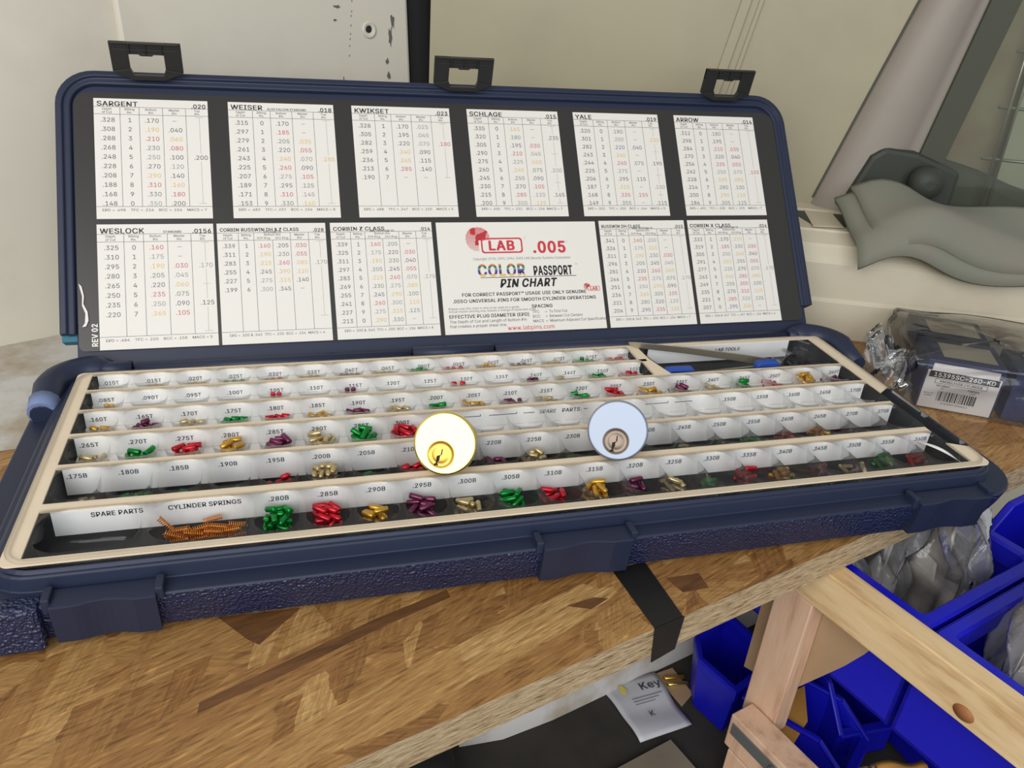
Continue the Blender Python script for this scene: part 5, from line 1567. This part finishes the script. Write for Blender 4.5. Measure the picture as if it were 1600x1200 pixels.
def carton(x0, y0, label, front):
    e = empty('lock_carton', BX(x0 + 0.026, y0 + 0.02, 0.0005))
    tag(e, label, 'box', 'lock cartons in the clear bag')
    b = PB(e.location)
    b.box((x0, y0, 0.0006), (x0 + 0.052, y0 + 0.043, 0.0385), 0, BX)
    b.build('carton_body', 'navybox', e, bevel=0.0006)
    b = PB(e.location)
    b.prism([(x0 + 0.005, y0 + 0.008), (x0 + 0.041, y0 + 0.008), (x0 + 0.041, y0 + 0.034), (x0 + 0.005, y0 + 0.034)], 0.0386, 0.0390, 0, BX)
    tag(b.build('top_panel', 'beige', e), 'beige panel on the carton top')
    if front:
        b = PB(e.location)
        FX = lambda x, z: BX(x0 + 0.052 - x, y0 - 0.00035, z)
        b.prism([(0.0015, 0.001), (0.0505, 0.001), (0.0505, 0.0305), (0.0015, 0.0305)], 0.0, 0.0003, 0, lambda x, z, d: BX(x0 + 0.052 - x, y0 - d, z))
        b.prism([(0.004, 0.029), (0.048, 0.029), (0.048, 0.036), (0.004, 0.036)], 0.0, 0.0002, 0, lambda x, z, d: BX(x0 + 0.052 - x, y0 - d, z))
        bar(b, FX, 0.003, 0.0252, 0.0495, 0.0302, 1)
        FW = lambda x, z: BX(x0 + 0.052 - x, y0 - 0.00045, z)
        text(b, '15395SC-26D-KD', FW, 0.0265, 0.0277, 0.0043, 2, 'C', 1, 0, 0.98)
        for (xa, za, xb, zb) in ((0.008, 0.0243, 0.043, 0.0246), (0.008, 0.0209, 0.043, 0.0212), (0.008, 0.0209, 0.0083, 0.0246), (0.0427, 0.0209, 0.043, 0.0246)):
            bar(b, FW, xa, za, xb, zb, 1)
        text(b, 'KNOB/LEVER CYLINDER', FW, 0.0255, 0.0228, 0.0023, 1, 'C', 1)
        text(b, 'KEYWAY', FW, 0.0145, 0.0193, 0.0020, 1, 'C', 1)
        text(b, 'SC', FW, 0.0145, 0.0173, 0.0018, 1)
        text(b, 'FINISH', FW, 0.0350, 0.0188, 0.0020, 1, 'C', 1)
        text(b, '26D', FW, 0.0350, 0.0168, 0.0018, 1)
        text(b, 'MADE IN', FW, 0.0065, 0.0125, 0.0015, 3)
        text(b, 'CHINA', FW, 0.0065, 0.0107, 0.0015, 3)
        rb = random.Random(3)
        x = 0.0125
        while x < 0.0380:
            wb = rb.choice((0.0003, 0.0003, 0.0006, 0.0009))
            bar(b, FW, x, 0.0075, x + wb, 0.0152, 1)
            x += wb + rb.choice((0.0003, 0.0005, 0.0008))
        text(b, '0 42049 39640 6', FW, 0.0255, 0.0058, 0.0021, 1, 'C')
        tag(b.build('product_label', ['carton', 'ink', 'white', 'ink_k'], e), 'white label with a barcode on the carton front')
    return e


carton(0.0, 0.0, 'navy lock carton with the white barcode label facing the case', True)
carton(0.001, 0.0475, 'navy lock carton behind the one with the barcode label', False)
carton(-0.0585, 0.002, 'plain navy lock carton to the right of the barcode label', False)

b = MB()


def bagfn(u, v):
    a = 2 * PI * u
    ring_ = [(0.062, -0.004), (-0.064, -0.004), (-0.064, 0.100), (0.062, 0.100)]
    # path round the cartons, gathered to a tuft at the left
    k = u * 4
    i = int(k) % 4
    f_ = k - int(k)
    x = ring_[i][0] * (1 - f_) + ring_[(i + 1) % 4][0] * f_
    y = ring_[i][1] * (1 - f_) + ring_[(i + 1) % 4][1] * f_
    z = 0.0012 + 0.0425 * math.sin(v * PI / 2) ** 0.7
    q = 0.0
    if v > 0.72:
        q = (v - 0.72) / 0.28
    x = x * (1 - q) + 0.0 * q
    y = y * (1 - q) + 0.045 * q
    w = 0.0013 * math.sin(23 * u + 9 * v) + 0.001 * math.sin(41 * u - 17 * v)
    z += 0.0015 * math.sin(19 * u) * math.sin(7 * v)
    return BX(x + w + 0.0, y + w - 0.001, max(z, 0.0008))


b.grid(bagfn, 64, 14)


def tuft(u, v):
    x = 0.058 + 0.034 * u
    fan = 0.010 + 0.018 * u
    y = 0.018 + (v - 0.5) * 0.055 * (1 - 0.3 * u) + 0.006 * math.sin(11 * v + 5 * u)
    z = 0.004 + 0.030 * math.sin(PI * min(1, v * 1.05)) * (0.75 + 0.5 * u) + 0.006 * math.sin(17 * v + 9 * u) + 0.003 * math.sin(31 * v - 6 * u)
    return BX(x, y, max(z, 0.001))


b.grid(tuft, 16, 24)
b.grid(lambda u, v: Vector(tuft(u, v)) + BN * 0.006 + Vector((0, 0, 0.004 * math.sin(13 * v + 3))), 16, 24)
tag(b.build('clear_bag', 'bag'), 'crumpled clear plastic bag around the navy lock cartons', 'bag')

# ================================================================== shelf frame and bins to the right, below the bench
fr_ = empty('wooden_frame', S(0.29, -0.02, -0.185))
tag(fr_, 'pale pine stand with a long sloping rail under the bench corner', 'frame')
b = PB(fr_.location)
b.box((0.2830, -0.36, -0.0808), (0.2972, 0.030, -0.0545), 0, S)
b.build('rail', 'pine', fr_, bevel=0.0008)
b = PB(fr_.location)
b.lathe([(0.0042, 0.0), (0.0042, 0.00012), (0.0001, 0.00012)], 20, 0, lambda x, y, z: S(0.2829 - z, -0.0865 + x * 1.3, -0.074 + y))
b.build('knot', 'knot', fr_)
b = PB(fr_.location)
b.box((0.2835, 0.004, -0.190), (0.2970, 0.0290, -0.0810), 0, S)
b.build('post', 'pinepost', fr_, bevel=0.0008)
b = PB(fr_.location)
b.box((0.2640, -0.16, -0.205), (0.2825, 0.022, -0.178), 0, S)
b.box((0.2640, -0.16, -0.25), (0.2790, 0.018, -0.206), 0, S)
b.build('lower_rail', 'pinepost', fr_, bevel=0.0008)
b = PB(fr_.location)
b.box((0.2826, 0.0195, -0.0725), (0.2833, 0.0285, -0.0600), 0, S)
b.lathe([(0.0028, 0.0), (0.0028, 0.0012), (0.0012, 0.0022), (0.0001, 0.0022)], 16, 0, lambda x, y, z: S(0.2827 - z, 0.0238 + x, -0.0662 + y))
b.build('bracket', 'zinc', fr_)
b = PB(fr_.location)
b.box((0.2630, -0.020, -0.192), (0.2640, 0.019, -0.183), 0, S)
b.lathe([(0.003, 0.0), (0.003, 0.001), (0.0012, 0.002), (0.0001, 0.002)], 16, 0, lambda x, y, z: S(0.2630 - z, -0.015 + x, -0.1875 + y))
b.build('bracket', 'zinc', fr_)


def bin_(fr, w, d, h, label, lip=0.45, rim=0.0055, group='blue parts bins', name='parts_bin'):
    """stacking bin: open top, lower scooped front with a lip. local x width, y depth (front at 0), z up"""
    e = empty(name, fr(w / 2, d / 2, 0))
    tag(e, label, 'bin', group)
    b = PB(e.location)
    t = 0.0018
    pr_ = [(0, 0), (d, 0), (d, h), (d * 0.32, h), (0, h * lip)]
    for x in (0, w - t):
        b.prism(pr_, x, x + t, 0, lambda a, c_, k: fr(k, a, c_))
    b.box((t, 0, 0), (w - t, d, t), 0, fr)
    b.box((t, d - t, 0), (w - t, d, h), 0, fr)
    b.prism([(0, 0), (t, 0), (t, h * lip), (0, h * lip)], t, w - t, 0, lambda a, c_, k: fr(k, a, c_))
    b.build('bin_shell', 'bin', e, bevel=0.0006)
    b = PB(e.location)
    for x in (-0.0016, w - rim + 0.0016):
        b.box((x, d * 0.30, h - 0.002), (x + rim, d + 0.0016, h + 0.0012), 0, fr)
        b.prism([(-0.002, h * lip - 0.001), (-0.002, h * lip + 0.002), (d * 0.30, h + 0.0012), (d * 0.30, h - 0.002)], x, x + rim, 0, lambda a, c_, k: fr(k, a, c_))
    b.box((0, d - rim, h - 0.002), (w, d + 0.0016, h + 0.0012), 0, fr)
    b.box((0, -0.003, h * lip - 0.002), (w, rim, h * lip + 0.0018), 0, fr)
    b.build('rim', 'bin', e, bevel=0.001)
    return e


# two large bins beside the rail: their length runs away from the rail
big = lambda t0: (lambda x, y, z: S(0.420 - y, t0 + x, -0.130 + z))
for t0, lb_ in ((-0.0505, 'blue bin under the case corner, holding clear bags'), (-0.1700, 'blue bin nearest the rail end, full of clear bags')):
    e = empty('parts_bin', S(0.36, t0 + 0.055, -0.130))
    tag(e, lb_, 'bin', 'large blue bins beside the rail')
    b = PB(e.location)
    w, d, h, t = 0.117, 0.120, 0.070, 0.002
    fr = lambda x, y, z, t0=t0: S(0.2985 + y, t0 + x, -0.130 + z)
    b.box((0, 0, 0), (w, d, t), 0, fr)
    b.box((0, 0, 0), (t, d, h), 0, fr)
    b.box((w - t, 0, 0), (w, d, h), 0, fr)
    b.box((0, 0, 0), (w, t, h), 0, fr)
    b.box((0, d - t, 0), (w, d, h * 0.9), 0, fr)
    b.build('bin_shell', 'bin', e)
    b = PB(e.location)
    oo, ii = rrect(0, 0, w, d, 0.004, 4), rrect(0.0085, 0.0105, w - 0.0085, d - 0.008, 0.004, 4)
    o2_, i2_ = rrect(0.0015, 0.0015, w - 0.0015, d - 0.0015, 0.004, 4), rrect(0.007, 0.009, w - 0.007, d - 0.0065, 0.004, 4)
    b.rings([[fr(x, y, z) for x, y in q] for q, z in ((oo, h - 0.006), (oo, h - 0.0005), (o2_, h + 0.0014), (i2_, h + 0.0014), (ii, h - 0.0005), (ii, h - 0.012))], 0, False)
    b.build('rim', 'bin', e)

# clear bags of parts standing in the large bins
rb = random.Random(5)


def parts_bag(s, t, z0, hgt, wid, dep, lean, yaw, seed, label, fill='bagfill'):
    """a clear bag: creased film round paper slips and small dark parts"""
    r_ = random.Random(seed)
    ph = [r_.uniform(0, 6.28) for _ in range(12)]
    e = empty('parts_bag', S(s, t, z0))
    tag(e, label, 'bag', 'clear bags of parts in the blue bins')
    ca, sa = math.cos(yaw), math.sin(yaw)
    tri = lambda q: abs((q / PI) % 2 - 1) * 2 - 1

    def P(a, v, k=1.0, rough=1.0):
        ww = wid * (0.72 + 0.28 * math.sin(PI * min(1, 0.15 + v))) * k
        dd = dep * (1 - 0.78 * v) * k
        x = ww * 0.5 * math.copysign(abs(math.cos(a)) ** 0.6, math.cos(a))
        y = dd * 0.5 * math.copysign(abs(math.sin(a)) ** 0.8, math.sin(a))
        y += rough * (0.35 + v) * (0.005 * tri(3 * a + 6 * v + ph[0]) + 0.004 * tri(5 * a - 9 * v + ph[1]) + 0.0025 * tri(11 * a + 4 * v + ph[2]) + 0.003 * tri(13 * v + 2 * a + ph[4]))
        x += rough * (0.004 * tri(9 * v + ph[3]) + 0.002 * tri(7 * a + 15 * v + ph[6]))
        zz_ = hgt * v * (1 + 0.07 * math.sin(2 * a + ph[5]) + 0.03 * tri(6 * a + ph[7]))
        return S(s + x * ca - y * sa + lean[0] * v, t + x * sa + y * ca + lean[1] * v, z0 + zz_)
    b = PB(e.location)
    n, m_ = 72, 26
    b.rings([[P(2 * PI * i / n, j / m_) for i in range(n)] for j in range(m_ + 1)], 0, True, True, False)
    b.build('bag_film', 'milkybag', e)
    for k in range(3):
        b = PB(e.location)
        u0, v0 = r_.uniform(-0.5, 0.1), r_.uniform(0.12, 0.45)
        du, dv, dy = r_.uniform(0.35, 0.6), r_.uniform(0.25, 0.42), (k - 1) * 0.24
        def Q(p, q, d):
            u, v = u0 + du * p + 0.1 * q * (k - 1), v0 + dv * q
            x, y = wid * 0.40 * 2 * u * 0.8, dep * (1 - 0.78 * v) * (0.18 * (k - 1) + 0.04 * math.sin(5 * p + ph[k])) + d
            return S(s + x * ca - y * sa + lean[0] * v, t + x * sa + y * ca + lean[1] * v, z0 + hgt * v)
        b.grid(lambda p, q: Q(p, q, 0), 6, 4)
        b.build('paper_slip', ('carton', 'bagfill', 'white')[(k + seed) % 3], e, solid=0.0006)
    b = PB(e.location)
    m2 = 8
    b.rings([[P(2 * PI * i / 28, 0.02 + (0.34 if fill == 'bagfill' else 0.55) * j / m2, 0.74, 0.5) for i in range(28)] for j in range(m2 + 1)], 0, True, True, True)
    b.build('contents', 'darkfill' if fill == 'darkfill' else 'bagfill', e)
    return e


parts_bag(0.368, 0.022, -0.1275, 0.088, 0.066, 0.034, (0.010, 0.004), 0.9, 1, 'pale clear bag leaning in the bin under the case corner')
parts_bag(0.338, 0.006, -0.1275, 0.072, 0.056, 0.030, (-0.004, 0.022), 0.6, 2, 'grey clear bag lying low in the bin under the case corner', 'darkfill')
parts_bag(0.390, -0.014, -0.1275, 0.094, 0.056, 0.030, (0.0, 0.012), 1.3, 3, 'clear bag with a white card standing behind the grey one')
parts_bag(0.338, -0.086, -0.1275, 0.130, 0.054, 0.034, (0.004, 0.004), 0.5, 4, 'tall cloudy clear bag rising from the bin near the rail end')
parts_bag(0.380, -0.088, -0.1275, 0.128, 0.044, 0.026, (0.006, 0.0), 0.8, 6, 'tall clear bag at the back of the bin near the rail end')
parts_bag(0.328, -0.134, -0.1275, 0.098, 0.040, 0.024, (-0.002, 0.0), 0.3, 7, 'dark clear bag at the rail side of the nearer bin', 'darkfill')
# blue bin standing higher at the case's right corner
tall = lambda x, y, z: S(0.428 + y, -0.074 + x, -0.128 + z)
bin_(tall, 0.068, 0.09, 0.070, 'blue bin standing beyond the right corner of the case', 0.6, group='large blue bins beside the rail')

# bins on the lower shelf under the rail
low = lambda s0, t0, yaw, z0: (lambda x, y, z: S(s0 + x * math.cos(yaw) - y * math.sin(yaw), t0 + x * math.sin(yaw) + y * math.cos(yaw), z0 + z))
bin_(low(0.327, -0.030, 0.35, -0.247), 0.045, 0.075, 0.045, 'small blue bin with a scooped front beside the manila paper', 0.5, 0.004, 'small blue bins under the rail')
bin_(low(0.352, -0.004, -0.30, -0.247), 0.045, 0.075, 0.052, 'small blue bin tipped behind the scooped one', 0.5, 0.004, 'small blue bins under the rail')
bin_(low(0.392, -0.075, -0.2, -0.247), 0.065, 0.085, 0.05, 'wide blue bin in the shade under the rail', 0.5, 0.004, 'small blue bins under the rail')
e = empty('parts_bin', S(0.32, 0.07, -0.249))
tag(e, 'single blue bin on the black mat left of the pine post', 'bin', 'small blue bins under the rail')
q_ = [(0.2950, 0.0800), (0.2972, 0.0450), (0.350, 0.0520), (0.350, 0.106), (0.308, 0.098)]
qc = (0.322, 0.077)
sc_q = lambda f: [(qc[0] + (x - qc[0]) * f, qc[1] + (y - qc[1]) * f) for x, y in q_]
b = PB(e.location)
b.rings([[S(x, y, z) for x, y in sc_q(f)] for f, z in ((0.80, -0.249), (0.985, -0.204), (0.93, -0.204), (0.76, -0.247))], 0, False, True, True)
b.build('bin_shell', 'bin', e)
b = PB(e.location)
b.rings([[S(x, y, z) for x, y in sc_q(f)] for f, z in ((0.975, -0.210), (1.0, -0.209), (1.01, -0.202), (0.985, -0.1995), (0.86, -0.1995), (0.83, -0.204), (0.84, -0.210))], 0, False)
b.build('rim', 'bin', e)
b = MB()
b.prism([(0.045, -0.175), (0.045, -0.083), (-0.032, -0.083), (-0.026, -0.098), (-0.0178, -0.115), (0.0038, -0.153), (0.012, -0.165)], 0.2974, 0.2982, 0, lambda t, z, k: S(k, t, z))
tag(b.build('cardboard_sheet', 'cardboard'), 'brown cardboard sheet standing behind the pine post', 'cardboard')
b = MB()
b.prism([(0.2979, 0.0040), (0.3200, 0.0300), (0.3500, 0.0290), (0.3274, 0.0071), (0.3016, -0.0017)], -0.2060, -0.2050, 0, S)
b.prism([(0.2979, 0.0040), (0.3200, 0.0300), (0.3200, 0.0304), (0.2979, 0.0044)], -0.2475, -0.2055, 0, S)
tag(b.build('manila_envelope', 'envelope'), 'manila envelope standing against the small blue bins', 'envelope')
b = MB()
b.grid(lambda u, v: S(0.318 + 0.034 * u + 0.008 * v, -0.062 + 0.022 * v - 0.014 * u, -0.195 + 0.003 * math.sin(6 * u) + 0.002 * math.sin(9 * v)), 10, 6)
tag(b.build('manila_envelope', 'envelope', solid=0.002), 'crumpled manila packet lying among the small blue bins', 'envelope')
b = MB()
b.grid(lambda u, v: S(0.300 + 0.024 * u, -0.052 + 0.018 * v - 0.008 * u, -0.193 + 0.006 * math.sin(5 * u + 3 * v) + 0.003 * math.sin(12 * u)), 12, 8)
tag(b.build('plastic_wrapper', 'bag', solid=0.0008), 'crumpled clear wrapper beside the crumpled manila packet', 'wrapper')

# ================================================================== floor below the bench
b = MB()
b.box((-0.9, -0.6, -0.275), (1.4, 0.45, -0.2505), 0, S)
tag(b.build('floor', 'floor'), kind='structure')
b = MB()
b.box((0.0, -0.20, -0.2505), (0.2625, 0.0620, -0.2455), 0, S)
tag(b.build('plywood_sheet', 'ply'), 'grey plywood sheet lying on the floor left of the pine stand', 'plywood')
b = MB()
rs = []
for k in range(11):
    a = PI * k / 10
    rs.append([S(s, 0.1345 - 0.0165 * math.cos(a) + dt, -0.250 + 0.021 * math.sin(a)) for s, dt in ((0.13, 0.012), (0.16, 0.003), (0.20, 0.0), (0.25, 0.0), (0.45, 0.0), (0.62, 0.0))])
b.rings(rs, 0, True, closed=False)
tag(b.build('baseboard_rear', 'dirty'), 'pale curved van sill along the floor', kind='structure')
b = MB()
b.prism([(-0.20, 0.155), (0.12, 0.155), (0.14, 0.165), (0.14, 0.23), (-0.20, 0.23)], -0.250, -0.19, 0, S)
tag(b.build('baseboard_left', 'dirty', bevel=0.02, seg=4), 'pale van sill at the lower edge of the picture', kind='structure')
b = MB()
b.lathe([(0.001, 0.03), (0.022, 0.03), (0.032, 0.022), (0.035, 0.0), (0.034, -0.02), (0.001, -0.02)], 28, 0, lambda x, y, z: S(0.078 + x, 0.112 + y, -0.228 + z))
blk = b.build('rubber_bucket', 'seam')
tag(blk, 'black round rubber bucket on the floor below the bench', 'bucket')
b = MB()
pk = [(0.2495, 0.1248), (0.2937, 0.1156), (0.2866, 0.0658), (0.2435, 0.0718)]


def PK(u, v):
    a = [pk[3][i] * (1 - u) + pk[2][i] * u for i in (0, 1)]
    c_ = [pk[0][i] * (1 - u) + pk[1][i] * u for i in (0, 1)]
    return (a[0] * (1 - v) + c_[0] * v, a[1] * (1 - v) + c_[1] * v)


b.grid(lambda u, v: S(*PK(u, v), -0.2482 + 0.0016 * math.sin(3 * u + 2) * math.sin(5 * v) + 0.0008 * math.sin(11 * v)), 10, 12)
pkt = b.build('key_packet', 'packet', solid=0.0012)
tag(pkt, 'white paper packet printed Key lying on the black floor mat', 'packet')
b = MB()
PF = lambda x, y: S(*PK(x, y), -0.2458)
text(b, 'Key', lambda x, y: PF(x, y), 0.76, 0.80, 0.17, 0, 'C', 1, 0, 1.25)
for k, y in enumerate((0.62, 0.57, 0.52)):
    bar(b, PF, 0.3, y, 0.88 - 0.1 * k, y + 0.012, 1)
text(b, 'K', lambda x, y: PF(x, y), 0.47, 0.33, 0.12, 0, 'C', 1, 0, 1.2)
b.prism([PK(0.26 + 0.05 * math.cos(2 * PI * k / 10), 0.82 + 0.08 * math.sin(2 * PI * k / 10)) for k in range(10)], -0.2459, -0.2457, 2, S)
b.build('print', ['ink_k', 'ink_l', 'yellowprint'], pkt)
b = MB()
b.prism([(0.2937, 0.1156), (0.3106, 0.1139), (0.3077, 0.0873), (0.2925, 0.0822)], -0.2500, -0.2488, 0, S)
crd = b.build('brown_card', 'cardboard')
tag(crd, 'small brown card under two brass pins on the floor mat', 'card')
for k, (s0, t0, m_, lb_) in enumerate(((0.3035, 0.1045, 'brass_dark', 'brass rod pin lying on the small brown card, the upper of two'), (0.3020, 0.0985, 'brass', 'shiny brass rod pin lying on the small brown card, the lower of two'))):
    b = MB()
    b.lathe([(0.0012, -0.008), (0.0016, -0.0075), (0.0016, 0.0075), (0.0012, 0.008)], 14, 0, lambda x, y, z: S(s0 + z * 0.93, t0 - z * 0.37 + x, -0.2470 + y))
    tag(b.build('brass_rod', m_), lb_, 'rod', 'brass rods on the brown card')
b = MB()
b.grid(lambda u, v: S(0.292 + 0.035 * u, 0.122 + 0.018 * v, -0.243 + 0.014 * v + 0.006 * math.sin(7 * u + 3 * v) + 0.003 * math.sin(17 * u)), 16, 10)
tag(b.build('plastic_wrapper', 'bag', solid=0.0008), 'crumpled clear wrapper against the sill left of the blue bin', 'wrapper')

bpy.context.view_layer.update()
